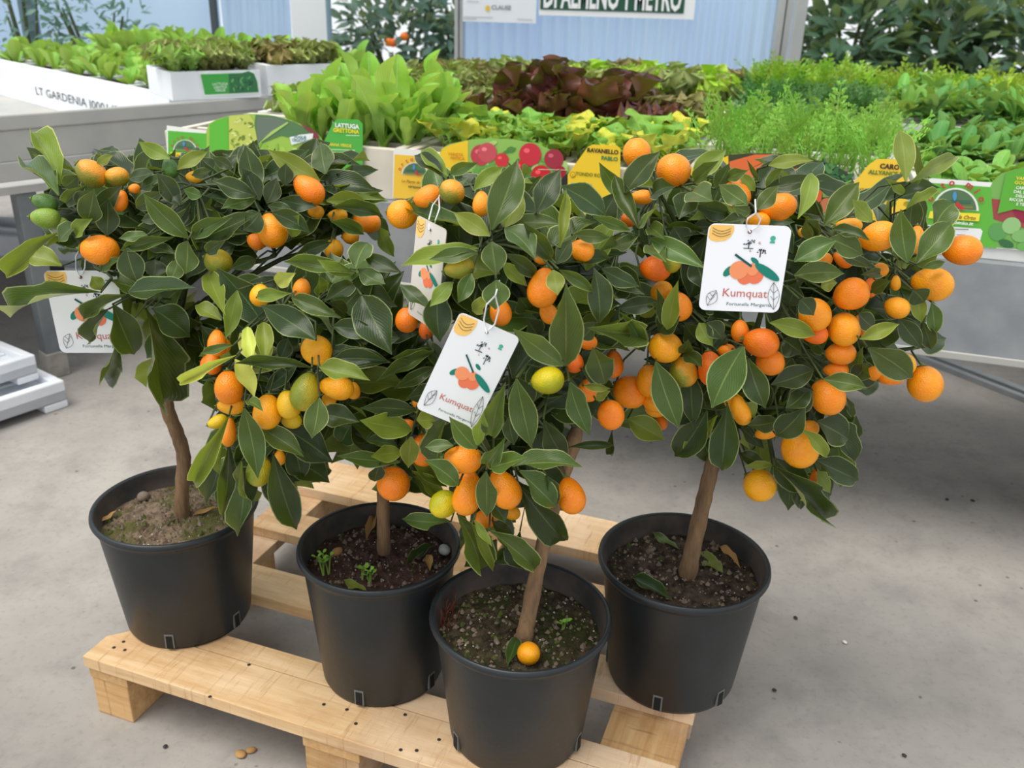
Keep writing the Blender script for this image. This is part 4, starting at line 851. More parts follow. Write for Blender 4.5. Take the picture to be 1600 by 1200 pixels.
# ================================================================== KUMQUAT TAGS
YEL = flat((250, 200, 110)); CORAL = flat((236, 122, 84)); CORAL2 = flat((244, 150, 104)); TEAL = flat((22, 128, 112)); TEALD = flat((14, 84, 82)); INK = flat((52, 60, 64)); ROSE = flat((186, 96, 84)); GRN = flat((60, 120, 90))
def kum_tag(TL, TRt, BL, Y, label, i, cardc=(236, 238, 242), turn=0.0, knot=None):
    A = ony(*TL, Y); B = ony(*TRt, Y); C = ony(*BL, Y)
    pl = Plane(A, B - A, A - C); W_ = (B - A).length; H_ = (A - C).length
    if turn: # turned about its left edge
        pl = Plane(A, Matrix.Rotation(turn, 3, pl.ey) @ pl.ex, pl.ey); W_ = W_ / abs(math.cos(turn))
    root = empty('plant_tag', A, label=label, cat='plant tag', group='kumquat tags')
    def P(x, y): return (x * W_, (y - 1) * H_)      # normalised card coordinates, y up
    rr = 0.085 * W_; pts = []
    for (cx, cy, a0) in ((W_ - rr, -rr, 0), (rr, -rr, 90), (rr, -H_ + rr, 180), (W_ - rr, -H_ + rr, 270)):
        for k in range(7): pts.append((cx + rr * math.cos(R(a0 + 15 * k)), cy + rr * math.sin(R(a0 + 15 * k))))
    poly(pl, pts, flat(cardc, 0.4), 'card', root, 0.0, px=False, thick=0.0008)
    E_ = lambda pts_, mat, nm, off: poly(pl, pts_, mat, nm, root, off, px=False)
    S = W_
    blob = [(0.0, 0.85), (0.0, 0.93), (0.03, 0.985), (0.1, 1.0), (0.3, 0.995), (0.31, 0.93), (0.28, 0.86), (0.22, 0.815), (0.12, 0.80), (0.04, 0.815)]
    E_([(P(max(x, 0.012), min(y, 0.988))) for x, y in blob], YEL, 'corner_blob', 0.0003)
    mb = MB()
    for k in range(3):
        pp = [pl.at(*P(0.05 + 0.22 * q / 8, 0.955 - 0.03 * k - 0.035 * math.sin(math.pi * q / 8)), 0.0006) - root.location for q in range(9)]
        mb.tube(pp, 0.0002, 4)
    # outlined leaves at the lower corners
    for (lx, ly, tx, ty, w) in ((0.10, 0.06, 0.19, 0.24, 0.07), (0.93, 0.04, 0.88, 0.36, 0.07)):
        for sg in (-1, 1):
            pp = []
            for q in range(9):
                f = q / 8; dx, dy = tx - lx, ty - ly; nx, ny = -dy, dx; nl_ = math.hypot(nx, ny); o_ = sg * w * math.sin(math.pi * f) / nl_
                pp.append(pl.at(*P(min(.99, lx + dx * f + nx * o_), ly + dy * f + ny * o_), 0.0006) - root.location)
            mb.tube(pp, 0.0002, 4)
        mb.tube([pl.at(*P(lx, ly), 0.0006) - root.location, pl.at(*P(tx, ty), 0.0006) - root.location], 0.0002, 4)
        for q in (0.35, 0.6):
            cx, cy = lx + (tx - lx) * q, ly + (ty - ly) * q
            for sg in (-1, 1): mb.tube([pl.at(*P(cx, cy), 0.0006) - root.location, pl.at(*P(cx + sg * 0.045, cy + 0.045), 0.0006) - root.location], 0.00018, 4)
    mb.build('line_drawing', INK, root)
    q = P(0.31, 0.47); E_(ell(q[0], q[1], 0.085 * S, 0.045 * S, 16, rot=50), TEAL, 'printed_leaf', 0.0004); 
    q = P(0.78, 0.475); E_(ell(q[0], q[1], 0.19 * S, 0.055 * S, 18, rot=-32), TEAL, 'printed_leaf', 0.0008)
    q = P(0.61, 0.60); E_(ell(q[0], q[1], 0.06 * S, 0.03 * S, 12, rot=-35), TEAL, 'printed_leaf', 0.0004)
    for (fx, fy, rx, ry, mt, off) in ((0.52, 0.42, 0.10, 0.11, CORAL, .0004), (0.43, 0.485, 0.115, 0.115, CORAL2, .0006), (0.64, 0.44, 0.105, 0.12, CORAL, .0005), (0.60, 0.50, 0.07, 0.08, CORAL2, .0007)):
        q = P(fx, fy); E_(ell(q[0], q[1], rx * S, ry * S, 18), mt, 'printed_fruit', off)
    a, b_ = P(0.36, 0.665), P(0.58, 0.535); d = 0.012 * S
    E_([(a[0] - d * .6, a[1] - d), (b_[0] - d * .6, b_[1] - d), (b_[0] + d * .6, b_[1] + d), (a[0] + d * .6, a[1] + d)], TEALD, 'printed_stalk', 0.0009)
    # two small tree emblems
    mb = MB(); rg = random.Random(2)
    for (ex_, ey_) in ((0.51, 0.80), (0.665, 0.70)):
        for _ in range(16):
            u, v = ex_ + rg.uniform(-.065, .065), ey_ + rg.uniform(-.018, .03); p = [pl.at(*P(u + a_, v + c_), 0.0006) - root.location for a_, c_ in ((-.012, -.006), (.012, -.004), (.004, .012))]
            mb.add(p, [(0, 1, 2)])
        for (x0, x1, y0, y1) in ((-.006, .006, -.06, 0.0), (-.06, .06, -.066, -.058) if ey_ > .75 else (-.004, .004, -.05, 0)):
            mb.add([pl.at(*P(ex_ + a_, ey_ + c_), 0.0006) - root.location for a_, c_ in ((x0, y0), (x1, y0), (x1, y1), (x0, y1))], [(0, 1, 2, 3)])
    mb.build('emblem', flat((26, 52, 56)), root)
    q = P(0.79, 0.86); E_(ell(q[0], q[1], 0.033 * S, 0.033 * S, 14), flat((70, 176, 152)), 'round_mark', 0.0004); E_(rect_a((q[0] - 0.03 * S, q[1] - 0.06 * S), (q[0] + 0.03 * S, q[1] - 0.035 * S)), flat((70, 176, 152)), 'round_mark', 0.0004)
    q = P(0.64, 0.79); text(pl, 'G.', q[0], q[1], 0.028 * S, ROSE, 'lettering', root, 0.0004); q = P(0.54, 0.70); text(pl, 'S.', q[0], q[1], 0.028 * S, ROSE, 'lettering', root, 0.0004)
    q = P(0.55, 0.175); text(pl, 'Kumquat', q[0], q[1], 0.105 * S, flat((200, 110, 100)), 'lettering', root, 0.0005, width=0.55 * S, bold=0.0)
    q = P(0.62, 0.07); text(pl, 'Fortunella Margarita', q[0], q[1], 0.042 * S, flat((58, 104, 92)), 'lettering', root, 0.0005, width=0.56 * S, bold=0.0)
    q = P(0.50, 0.925); E_(ell(q[0], q[1], 0.026 * S, 0.024 * S, 12), flat((110, 70, 60)), 'punched_hole', 0.0005)
    H0 = pl.at(*q, 0.002); K = ony(*knot, Y - 0.004) if knot else H0 + Vector((0, 0.005, 0.02))
    mb = MB(); ex = pl.ex * 0.006
    for sg in (-1, 1):
        pp = [H0 - pl.n * (0.0035 if sg > 0 else 0), H0.lerp(K, 0.3) + ex * sg * 0.9, H0.lerp(K, 0.7) + ex * sg, K]
        mb.tube([p - root.location for p in pp], 0.0008, 6)
    mb.tube([K - root.location, K + Vector((0.003, 0.02, 0.008)) - root.location], 0.0008, 6)
    mb.build('string', M['string'], root, smooth=True)
    return root
kum_tag((1108, 349), (1238, 354), (1104, 484), 0.835, 'upright white kumquat tag hanging on the densest orange-fruited tree', 3, (244, 246, 252), knot=(1181, 333))
kum_tag((719, 487), (813, 528), (682, 648), 0.785, 'slanting white kumquat tag above the low fruit cluster', 2, knot=(774, 462))
kum_tag((67, 423), (181, 423), (86, 551), 1.075, 'white kumquat tag half covered by drooping leaves beside the table leg', 0, knot=(127, 385))
kum_tag((652, 336), (703, 343), (633, 489), 0.885, 'narrow kumquat tag turned edge-on among leaves below the radish label', 2, (214, 208, 202), turn=R(-52), knot=(686, 308))

# ================================================================== MIDDLE TABLE AND TRAYS
TY = R(-17)
def TWp(u, v, z=0): return Vector((u * math.cos(TY) - v * math.sin(TY), u * math.sin(TY) + v * math.cos(TY), z))
TV = 1.66; TZ = 0.60
tab = empty('growing_table', TWp(0, TV), TY, label='long galvanised growing table behind the kumquat trees', cat='table')
LIGHT_GAP = 0.24  # added split in the table, lets light down to the floor underneath
tab2 = empty('growing_table', TWp(0, TV + 0.73 + LIGHT_GAP), TY, label='second galvanised growing table carrying lettuces and feathery seedlings, farther back', cat='table')
def bench(root, d, full, legs):
    mb = MB(); mb.box(-1.33, 2.6, 0.0, d, TZ - 0.03, TZ - 0.004); mb.build('table_top', M['galv'], root, bevel=0.002)
    mb = MB(); mb.box(-1.33, 2.6, -0.012, 0.0, 0.435 if full else 0.54, TZ - 0.002); mb.build('front_apron', M['galv'], root, bevel=0.002)
    if full:
        mb = MB(); mb.box(-1.33, 2.6, -0.016, 0.03, 0.422, 0.436); mb.build('apron_flange', M['galv_l'], root, bevel=0.002)
    mb = MB(); mb.box(-1.342, -1.33, -0.012, d, 0.435 if full else 0.54, TZ - 0.002); mb.build('end_apron', M['galv'], root, bevel=0.002)
    for (u, v) in legs:
        mb = MB(); mb.box(u - 0.022, u + 0.022, v - 0.022, v + 0.022, 0.0, TZ - 0.03); lg = mb.build('leg', M['steel_leg'], root, bevel=0.003)
        mb = MB(); mb.box(u - 0.028, u + 0.028, v - 0.028, v + 0.028, 0.0, 0.09); mb.build('leg_foot', M['foam'], lg, bevel=0.003)
bench(tab, 0.73, True, ((-0.86, 0.1), (-1.26, 0.15), (0.6, 0.25), (1.6, 0.25), (-1.26, 0.62), (0.1, 0.62), (1.6, 0.62)))
bench(tab2, 0.76, False, ((-1.26, 0.1), (0.1, 0.1), (1.6, 0.1), (-1.26, 0.66), (0.1, 0.66), (1.6, 0.66)))
A_ = onz(1430, 558, 0.0); B_ = onz(1640, 640, 0.0)
rail = empty('floor_rail', (A_ + B_) / 2, math.atan2(B_.y - A_.y, B_.x - A_.x), label='low steel channel on the floor beneath the table end', cat='rail')
ln = (B_ - A_).length / 2 + 0.4
for (y0, y1, z1, mt) in ((-0.02, 0.0, 0.015, 'galv'), (0.0, 0.022, 0.004, 'steel_dark'), (0.022, 0.05, 0.015, 'galv')):
    mb = MB(); mb.box(-ln, ln, y0, y1, 0, z1); mb.build('rail_strip', M[mt], rail, bevel=0.001)

def tray(u0, u1, v0, v1, z, yaw, pos, label, mat, h=0.10, group='polystyrene seedling trays', taper=0.0):
    c = pos((u0 + u1) / 2, (v0 + v1) / 2, z)
    root = empty('seedling_tray', c, yaw, label=label, cat='tray', group=group)
    w, d = (u1 - u0) / 2 - 0.004, (v1 - v0) / 2 - 0.004; mb = MB(); e = 0.018
    for (x0, x1, y0, y1) in ((-w, w, -d, -d + e), (-w, w, d - e, d), (-w, -w + e, -d + e, d - e), (w - e, w, -d + e, d - e)):
        mb.box(x0, x1, y0, y1, 0, h)
    mb.box(-w + e, w - e, -d + e, d - e, 0, h * 0.5)
    n = 5
    for k in range(1, n):
        x = -w + e + (2 * w - 2 * e) * k / n; mb.box(x - 0.006, x + 0.006, -d + e, d - e, h * 0.5, h - 0.002)
    for k in range(1, 4):
        y = -d + e + (2 * d - 2 * e) * k / 4; mb.box(-w + e, w - e, y - 0.006, y + 0.006, h * 0.5, h - 0.003)
    mb.build('tray_body', mat, root, bevel=0.002)
    mb = MB(); mb.box(-w + e, w - e, -d + e, d - e, h * 0.5, h - 0.012); mb.build('soil', M['soilt'], root)
    return root
UB = [-1.303, -0.754, -0.207, 0.192, 0.74, 1.28]
kinds = {(0, 0): 'tall green lettuce', (1, 0): 'radish seedlings', (2, 0): 'carrot seedlings', (3, 0): 'lamb\'s lettuce', (1, 1): 'dark red lettuce', (1, 2): 'bright green curly lettuce',
         (1, 3): 'brown curly lettuce', (0, 1): 'olive curly lettuce beside the tall green lettuce', (0, 2): 'olive curly lettuce', (0, 3): 'small olive curly lettuce, last of its line', (2, 1): 'dark feathery seedlings', (2, 2): 'bluish feathery seedlings',
         (2, 3): 'yellowish feathery seedlings', (3, 1): 'round-leaved pea seedlings', (3, 2): 'taller pea seedlings', (3, 3): 'yellowish feathery seedlings behind the peas', (4, 2): 'tall pale pea seedlings', (4, 1): 'pea seedlings at the table end', (4, 3): 'dark pea seedlings'}
TRAYS = {}
for (c, r_), nm in kinds.items():
    mt = M['foam_cream'] if (c, r_) in ((0, 0), (1, 0), (2, 0)) else M['foam']
    TRAYS[(c, r_)] = tray(UB[c], UB[c + 1], TV + 0.012 + 0.36 * r_ + LIGHT_GAP * (r_ > 1), TV + 0.352 + 0.36 * r_ + LIGHT_GAP * (r_ > 1), TZ - 0.004, TY, TWp, 'white polystyrene tray of ' + nm, mt)

# ------------------------------------------------------------------ tray labels
pt = Plane(TWp(0, TV + 0.0125), (math.cos(TY), math.sin(TY), 0), (0, 0, 1))
class Lab:
    def __init__(s, tr): s.root = tr; s.k = 0
    def __call__(s, pts, c, nm, lay=1, thick=0.0):
        # tray empties are rotated : bake into the tray's own frame
        o = poly(pt, pts, flat(c) if isinstance(c, tuple) else c, nm, None, 0.001 + 0.0006 * lay, thick=thick); return s.fix(o)
    def fix(s, o):
        inv = (Matrix.Translation(s.root.location) @ Matrix.Rotation(TY, 4, 'Z')).inverted(); o.data.transform(inv); o.parent = s.root; return o
    def txt(s, tx, x, y, hpx, c, nm='lettering', align='c', lay=6, bold=0.02, wpx=None, shear=0.0):
        a, b_ = pt.px(x, y); a2, b2 = pt.px(x, y - hpx); w = None
        if wpx: w = pt.px(x + wpx / 2, y)[0] - pt.px(x - wpx / 2, y)[0]
        return s.fix(text(pt, tx, a, b_, b2 - b_, flat(c), nm, None, 0.001 + 0.0006 * lay, align=align, bold=bold, width=w, shear=shear))
    def logo(s, cx, cy, r, txc=(186, 60, 70), slope=0.09):
        s(ell(cx, cy, r * 1.06, r * 1.03, 16, 182, 358, rot=4), (240, 240, 232), 'logo_outline', 2)
        s(ell(cx, cy - 1, r * 0.95, r * 0.92, 16, 182, 358, rot=4), (88, 120, 84), 'logo_field', 3)
        for k, cc in ((0.25, (120, 132, 70)), (0.5, (62, 110, 90))):
            s([(cx - r * (0.9 - k * .4), cy - r * k), (cx + r * (0.9 - k * .4), cy - r * k + 2), (cx + r * (0.88 - k * .4), cy - r * k + r * .12 + 2), (cx - r * (0.88 - k * .4), cy - r * k + r * .12)], cc, 'logo_furrow', 4)
        s(ell(cx - r * .05, cy - r * 0.66, r * .10, r * .22, 10), (80, 150, 200), 'logo_figure', 5)
        s([(cx - r * .05, cy - r * .3), (cx + r * .1, cy - r * .4), (cx + r * .45, cy - r * .05), (cx + r * .2, cy - r * .02)], (196, 62, 62), 'logo_tool', 5)
        items = []; word = 'orto mio'
        for k, ch in enumerate(word):
            if ch == ' ': continue
            a = R(-90 - 66 + 132 * k / 7); x = cx + r * 1.15 * math.cos(a) ; y = cy + r * 1.15 * math.sin(a)
            A_, B_ = pt.px(x, y); A2, B2 = pt.px(x, y - r * 0.34); items.append((ch, A_, B_, -(a + R(90)), (B2 - B_) * 0.95))
        s.fix(text(pt, '', 0, 0, 1, flat(txc), 'lettering', None, 0.001 + 0.0006 * 6, bold=0.03, items=items))
    def icons(s, x, y, w, h, n=3, gap=3):
        for k in range(n):
            x0 = x + k * (w + gap)
            s([(x0, y), (x0 + w, y + .5), (x0 + w, y + h), (x0, y + h)], (150, 190, 224), 'icon_sky', 3)
            s([(x0, y + h * .65), (x0 + w, y + h * .65), (x0 + w, y + h), (x0, y + h)], (150, 96, 84), 'icon_soil', 4)
            s(ell(x0 + w / 2, y + h * .45, w * .3, h * .25, 9), ((96, 150, 80), (70, 170, 60), (190, 60, 70))[k % 3], 'icon_plant', 5)
            s([(x0, y + h), (x0 + w, y + h), (x0 + w, y + h * 1.35), (x0, y + h * 1.35)], (60, 54, 40), 'icon_caption', 4)
    def bar(s, x0, x1, y, c, h=1.1): s([(x0, y - h / 2), (x1, y - h / 2 + (x1 - x0) * .03), (x1, y + h / 2 + (x1 - x0) * .03), (x0, y + h / 2)], c, 'fine_print', 5)
def leaves_print(lab, pts, cols, seed, lay=3, n=40, size=7, clip=None):
    rg = random.Random(seed); x0, x1, y0, y1 = pts
    for _ in range(n):
        x, y = rg.uniform(x0, x1), rg.uniform(y0, y1)
        if clip and not clip(x, y): continue
        lab(ell(x, y, size * rg.uniform(.5, 1.2), size * rg.uniform(.2, .5), 7, rot=rg.uniform(0, 180)), rg.choice(cols), 'printed_leaf', lay + rg.random() * 0.9)
# lettuce label
lb = Lab(TRAYS[(0, 0)])
lb([(261, 196), (323, 204), (323, 292), (263, 287)], (240, 242, 236), 'label_card', 0, 0.0005)
lb([(263, 204), (323, 208.5), (323, 290), (265, 284)], (92, 184, 62), 'label_field')
lb([(322, 208), (327, 193), (340, 186), (360, 180.5), (392, 177.5), (420, 179), (450, 186), (475, 196), (498, 210), (507, 223), (507, 300), (322, 293)], (160, 198, 84), 'label_arch', 0.5, 0.0005)
lb([(328, 194), (340, 187.5), (357, 182), (358, 237), (328, 237)], (98, 188, 60), 'label_strip', 1.5)
lb([(359, 181), (390, 178.5), (399, 192), (403, 222), (396, 262), (359, 262)], (196, 208, 100), 'printed_curly_leaf', 1.5)
leaves_print(lb, (361, 396, 184, 250), [(110, 140, 52), (226, 232, 150), (150, 180, 60)], 4, 2, 46, 4)
lb([(400, 179), (430, 181), (462, 191), (486, 205), (470, 218), (440, 212), (404, 226), (398, 195)], (90, 128, 84), 'printed_dark_leaf', 1.6)
lb([(404, 182), (430, 183), (450, 190), (430, 205), (404, 222), (402, 196)], (108, 124, 110), 'printed_shaded_leaf', 2)
lb([(403, 226), (425, 205), (450, 190), (452, 192), (428, 209)], (170, 206, 110), 'printed_rib', 3)
leaves_print(lb, (398, 500, 228, 290), [(170, 206, 84), (140, 190, 70), (196, 220, 110)], 6, 1.7, 40, 10)
lb([(468, 191), (484, 199), (498, 208), (502, 226), (494, 224), (486, 207)], (134, 62, 74), 'printed_red_leaf', 4.2)
lb([(454, 214), (470, 210), (491, 208), (489, 221), (473, 222), (457, 226)], (236, 244, 246), 'flash_banner', 4.6)
lb.txt('FOGLIE', 471, 216, 4.6, (40, 120, 120)); lb.txt('CROCCANTI', 473, 221.5, 4.6, (40, 120, 120), wpx=29)
lb([(498, 240), (522, 191), (528, 185.5), (561, 186.5), (568, 193), (568, 296), (498, 296)], (84, 178, 72), 'name_card', 4.2, 0.0005)
lb.txt('LATTUGA', 563, 201, 6.6, (244, 246, 244), align='r', bold=0.04, wpx=None); lb.txt('GRETTONA', 563, 208.5, 6.0, (244, 226, 60), align='r', bold=0.04)
lb.bar(542, 563, 211, (220, 236, 210)); lb.txt('ROMANA VERDE', 551, 230, 4.6, (236, 226, 70), align='r', bold=0.03); lb.bar(514, 556, 233, (214, 236, 200)); lb.bar(518, 549, 237.5, (214, 236, 200))
lb.icons(513, 243, 15, 13, 3, 1.5); lb([(500, 279), (536, 283), (536, 293), (500, 290)], (232, 234, 230), 'barcode_field', 5)
for k in range(9): lb([(503 + k * 3.4, 280 + k * .35), (504.4 + k * 3.4, 280.2 + k * .35), (504.4 + k * 3.4, 289 + k * .3), (503 + k * 3.4, 289 + k * .3)], (70, 70, 72), 'barcode_line', 6)
lb.logo(290, 236, 17.5); lb([(268, 237), (312, 240), (312, 248), (269, 245)], (246, 214, 60), 'logo_ribbon', 5); lb.txt('La Pianta da Orto', 290, 245.5, 3.8, (150, 110, 40), wpx=36, shear=.3)
# radish label
lb = Lab(TRAYS[(1, 0)])
lb([(615, 234), (620, 231), (684, 237), (684, 330), (614, 322)], (240, 240, 236), 'label_card', 0, 0.0005)
lb([(617, 241), (684, 246), (684, 326), (615, 318)], (246, 200, 66), 'label_field')
lb([(684, 250), (690, 232), (702, 225), (735, 218), (770, 216), (800, 217.5), (840, 224), (868, 238), (888, 258), (892, 275), (890, 345), (684, 335)], (150, 196, 96), 'label_arch', 0.5, 0.0005)
lb([(686, 244), (692, 232), (704, 226), (732, 219), (731, 320), (684, 330)], (246, 206, 50), 'label_strip', 1.5); lb.txt('VARIETÀ', 713, 243, 4.6, (206, 130, 40)); lb.txt('ANTICA', 716, 249, 4.6, (206, 130, 40))
leaves_print(lb, (735, 885, 222, 300), [(110, 170, 80), (180, 214, 130), (84, 140, 70)], 8, 1.6, 70, 12, lambda x, y: y > 218 + ((x - 780) / 108) ** 2 * 40 + 4)
for k, (x, y, q, cc) in enumerate(((752, 242, 16, (196, 70, 82)), (762, 238, 15, (206, 88, 98)), (785, 250, 11, (214, 60, 66)), (829, 241, 17.5, (210, 56, 70)), (866, 248, 15, (168, 54, 72)), (815, 262, 11, (214, 48, 52)), (846, 274, 16, (206, 44, 52)), (876, 268, 9, (170, 40, 50)), (826, 298, 10, (214, 50, 56)), (824, 318, 14, (204, 44, 56)), (796, 300, 12, (190, 50, 60)))):
    lb(ell(x, y, q, q * 1.03, 18), cc, 'printed_radish', 2.8 + 0.2 * k); lb(ell(x - q * .3, y - q * .35, q * .28, q * .22, 10), tuple(min(255, v + 50) for v in cc), 'printed_glint', 3.0 + 0.2 * k)
lb.bar(842, 888, 264, (240, 220, 214), .8)
lb([(872, 285), (890, 268), (895, 350), (858, 345)], (52, 50, 50), 'black_band', 5.0); lb.txt('RAVANELLO', 872, 331, 4.2, (230, 230, 230), lay=7)
lb([(888, 272), (919, 229), (926, 225.5), (964, 226.5), (970, 232), (969, 345), (888, 340)], (248, 210, 54), 'name_card', 5.4, 0.0005)
lb.txt('RAVANELLO', 967, 240.5, 6.4, (62, 56, 44), align='r', bold=0.04, lay=7); lb.txt('PABLO', 966, 251, 6.2, (70, 140, 84), align='r', bold=0.04, lay=7); lb.bar(942, 965, 254, (120, 100, 40))
lb.txt('TONDO ROSSO', 926, 275, 5.2, (120, 130, 40), bold=0.03, lay=7); lb.bar(903, 945, 277, (150, 130, 40)); lb(ell(896, 272, 4.5, 4.7, 12), (196, 150, 40), 'info_ring', 7); lb(ell(896, 272, 3.3, 3.5, 12), (248, 210, 54), 'info_dot', 7.6); lb.txt('i', 896, 274, 4, (140, 110, 30), lay=9)
lb([(893, 285), (925, 287), (925, 297), (893, 295)], (120, 176, 210), 'icon_strip', 6.5); lb(ell(899, 289, 2.6, 3, 10), (240, 220, 70), 'icon_sun', 7.2)
lb.logo(649, 274, 20, (176, 84, 84)); lb.txt('Le Piante da Orto', 650, 286, 4.6, (150, 110, 40), wpx=42, shear=.3); lb.txt('ortomio.it', 655, 294, 4.2, (70, 70, 50), wpx=32, bold=0.03)
# carrot label
lb = Lab(TRAYS[(2, 0)])
lb([(1064, 262), (1112, 262), (1112, 352), (1062, 350)], (246, 206, 60), 'label_field', 0, 0.0005)
lb([(1106, 356), (1110, 262), (1116, 250), (1138, 242), (1170, 239.5), (1215, 240), (1260, 246), (1300, 256), (1325, 270), (1336, 286), (1334, 372)], (70, 74, 52), 'label_arch', 0.5, 0.0005)
lb([(1109, 275), (1117, 251), (1138, 243), (1139, 268), (1110, 300)], (250, 210, 40), 'label_strip', 1.5)
for k, (pts, cc) in enumerate((([(1140, 252), (1180, 241), (1216, 241), (1150, 275), (1139, 278)], (232, 116, 66)), ([(1139, 280), (1216, 243), (1244, 247), (1236, 258), (1160, 300), (1139, 300)], (238, 124, 70)), ([(1150, 302), (1210, 268), (1250, 262), (1262, 270), (1200, 296), (1180, 316)], (226, 104, 70)), ([(1200, 300), (1255, 274), (1286, 296), (1283, 314), (1240, 330), (1210, 330)], (214, 100, 56)), ([(1240, 340), (1280, 320), (1282, 345), (1262, 360)], (232, 112, 60)), ([(1140, 320), (1200, 310), (1230, 345), (1140, 352)], (236, 116, 62)))):
    lb(pts, cc, 'printed_carrot', 1.8 + .3 * k)
lb(ell(1293, 321, 12, 13, 14), (196, 118, 84), 'printed_carrot', 3.6)
leaves_print(lb, (1268, 1330, 254, 290), [(62, 110, 66), (44, 84, 54), (90, 140, 80)], 9, 3.4, 50, 8, lambda x, y: y > 249 + max(0, (x - 1265) / 62) ** 2 * 26)
for k in range(4): lb([(1285, 300 + k * 2), (1330, 280 + k * 7), (1330, 283 + k * 7), (1286, 302 + k * 2)], (120, 170, 80), 'printed_stalk', 4.6)
lb([(1310, 318), (1322, 300), (1356, 258), (1370, 248), (1411, 248), (1419, 256), (1418, 350), (1312, 352)], (248, 206, 64), 'name_card', 5.0, 0.0005)
lb.txt('CAROTA', 1374, 262, 7.4, (70, 50, 40), align='l', bold=0.045, lay=7, wpx=None); lb.txt('ALLYANCE F1', 1356, 270.5, 6.2, (96, 130, 50), align='l', bold=0.045, lay=7); lb.bar(1385, 1416, 273, (170, 130, 60))
lb.txt('NATURALMENTE RESISTENTE', 1370, 299, 3.8, (150, 100, 40), lay=7, wpx=64); lb.txt('A MULTE PATOLOGIE', 1361, 303, 3.8, (150, 100, 40), lay=7, wpx=42)
for k_ in range(1): lb.icons(1322, 310, 19, 18, 5, 2.2)
lb.bar(1318, 1416, 338, (170, 130, 30)); lb.bar(1318, 1370, 342, (170, 130, 30))
# lamb's lettuce label
lb = Lab(TRAYS[(3, 0)])
lb([(1452, 279), (1457, 278.5), (1548, 285), (1800, 300), (1800, 410), (1434, 376)], (240, 242, 240), 'label_card', 0, 0.0005)
lb([(1449, 285), (1548, 292), (1556, 388), (1434, 372.5)], (100, 184, 66), 'label_field')
lb([(1547, 292), (1552, 282), (1564, 271), (1600, 261), (1650, 258), (1800, 270), (1800, 405), (1552, 386)], (122, 178, 90), 'label_arch', 0.6, 0.0005)
lb([(1549, 310), (1600, 316), (1600, 356), (1552, 342)], (160, 74, 74), 'printed_red_leaf', 1.5); lb([(1580, 326), (1700, 350), (1700, 380), (1590, 345)], (150, 44, 70), 'printed_red_leaf', 1.8)
for k, (x, y, a, b_, cc) in enumerate(((1558, 362, 14, 14, (96, 160, 90)), (1580, 352, 15, 13, (150, 196, 130)), (1596, 368, 16, 10, (130, 184, 110)), (1600, 385, 12, 7, (110, 176, 90)), (1572, 380, 12, 6, (60, 110, 70)), (1630, 378, 20, 14, (120, 180, 100)))):
    lb(ell(x, y, a, b_, 14, rot=-30 + k * 12), cc, 'printed_leaf', 2.2 + .3 * k)
lb([(1558, 333), (1571, 271), (1600, 261), (1660, 262), (1660, 345), (1600, 329), (1585, 326)], (96, 176, 60), 'pennant', 4.2)
lb.txt('VARIETÀ', 1602, 281, 5.2, (238, 222, 70), bold=0.03); lb.txt('GOURMET', 1603, 288, 5.2, (238, 222, 70), bold=0.03)
for k, s_ in enumerate(('CARNOSA', 'DAL SAPORE', 'DELICATO', 'RICCIA IN TESTA', 'E TENERA')): lb.txt(s_, 1602, 295.5 + k * 6.4, 4.4, (236, 244, 226), bold=0.03)
lb.logo(1493, 328, 34); lb([(1453, 329), (1531, 333), (1529, 345), (1450, 340)], (246, 224, 70), 'logo_ribbon', 5); lb.txt('La Pianta da Orto', 1491, 340, 6, (150, 110, 40), wpx=66, shear=.3); lb.txt('ortomio.it', 1498, 349.5, 5.2, (240, 246, 236), wpx=44, bold=0.03)
lb([(1443, 350.5), (1532, 357), (1535, 361), (1531, 376), (1527, 377), (1441, 368)], (238, 240, 242), 'info_box', 2); lb([(1444, 352), (1453, 352.6), (1453, 358.5), (1444, 358)], (36, 66, 150), 'flag_mark', 3); lb.bar(1485, 1513, 357, (110, 110, 110)); lb.bar(1494, 1508, 366, (110, 110, 110))

# ================================================================== LEFT TABLE
LY = R(47.2); L0 = onz(0, 182, 0.68)
def LWp(u, v, z=0): return Vector((L0.x + u * math.cos(LY) - v * math.sin(LY), L0.y + u * math.sin(LY) + v * math.cos(LY), z))
ltab = empty('growing_table', LWp(0, 0, 0), LY, label='pale metal growing table with square leg beside the white floor trays', cat='table')
mb = MB(); mb.box(-1.6, 0.92, 0, 1.9, 0.495, 0.515); mb.build('table_top', M['galv_l'], ltab, bevel=0.002)
mb = MB(); mb.box(-1.6, 0.93, -0.014, 0.0, 0.648, 0.684); mb.build('top_rail', M['galv_l'], ltab, bevel=0.004)
mb = MB(); mb.box(-1.6, 0.93, -0.008, 0.0, 0.575, 0.648); mb.build('front_apron', M['galv_l'], ltab, bevel=0.002)
mb = MB(); mb.box(-1.6, 0.93, -0.012, 0.0, 0.528, 0.575); mb.build('lower_rail', M['galv_l'], ltab, bevel=0.003)
mb = MB(); mb.lathe([(0.0001, 0.006), (0.007, 0.004), (0.008, 0)], 10); b_ = mb.build('bolt', M['steel_leg'], ltab, smooth=True); b_.rotation_euler = (R(90), 0, 0); q = Plane(LWp(0, -0.012), (math.cos(LY), math.sin(LY), 0), (0, 0, 1)).px(150, 239); b_.location = (q[0], -0.012, q[1])
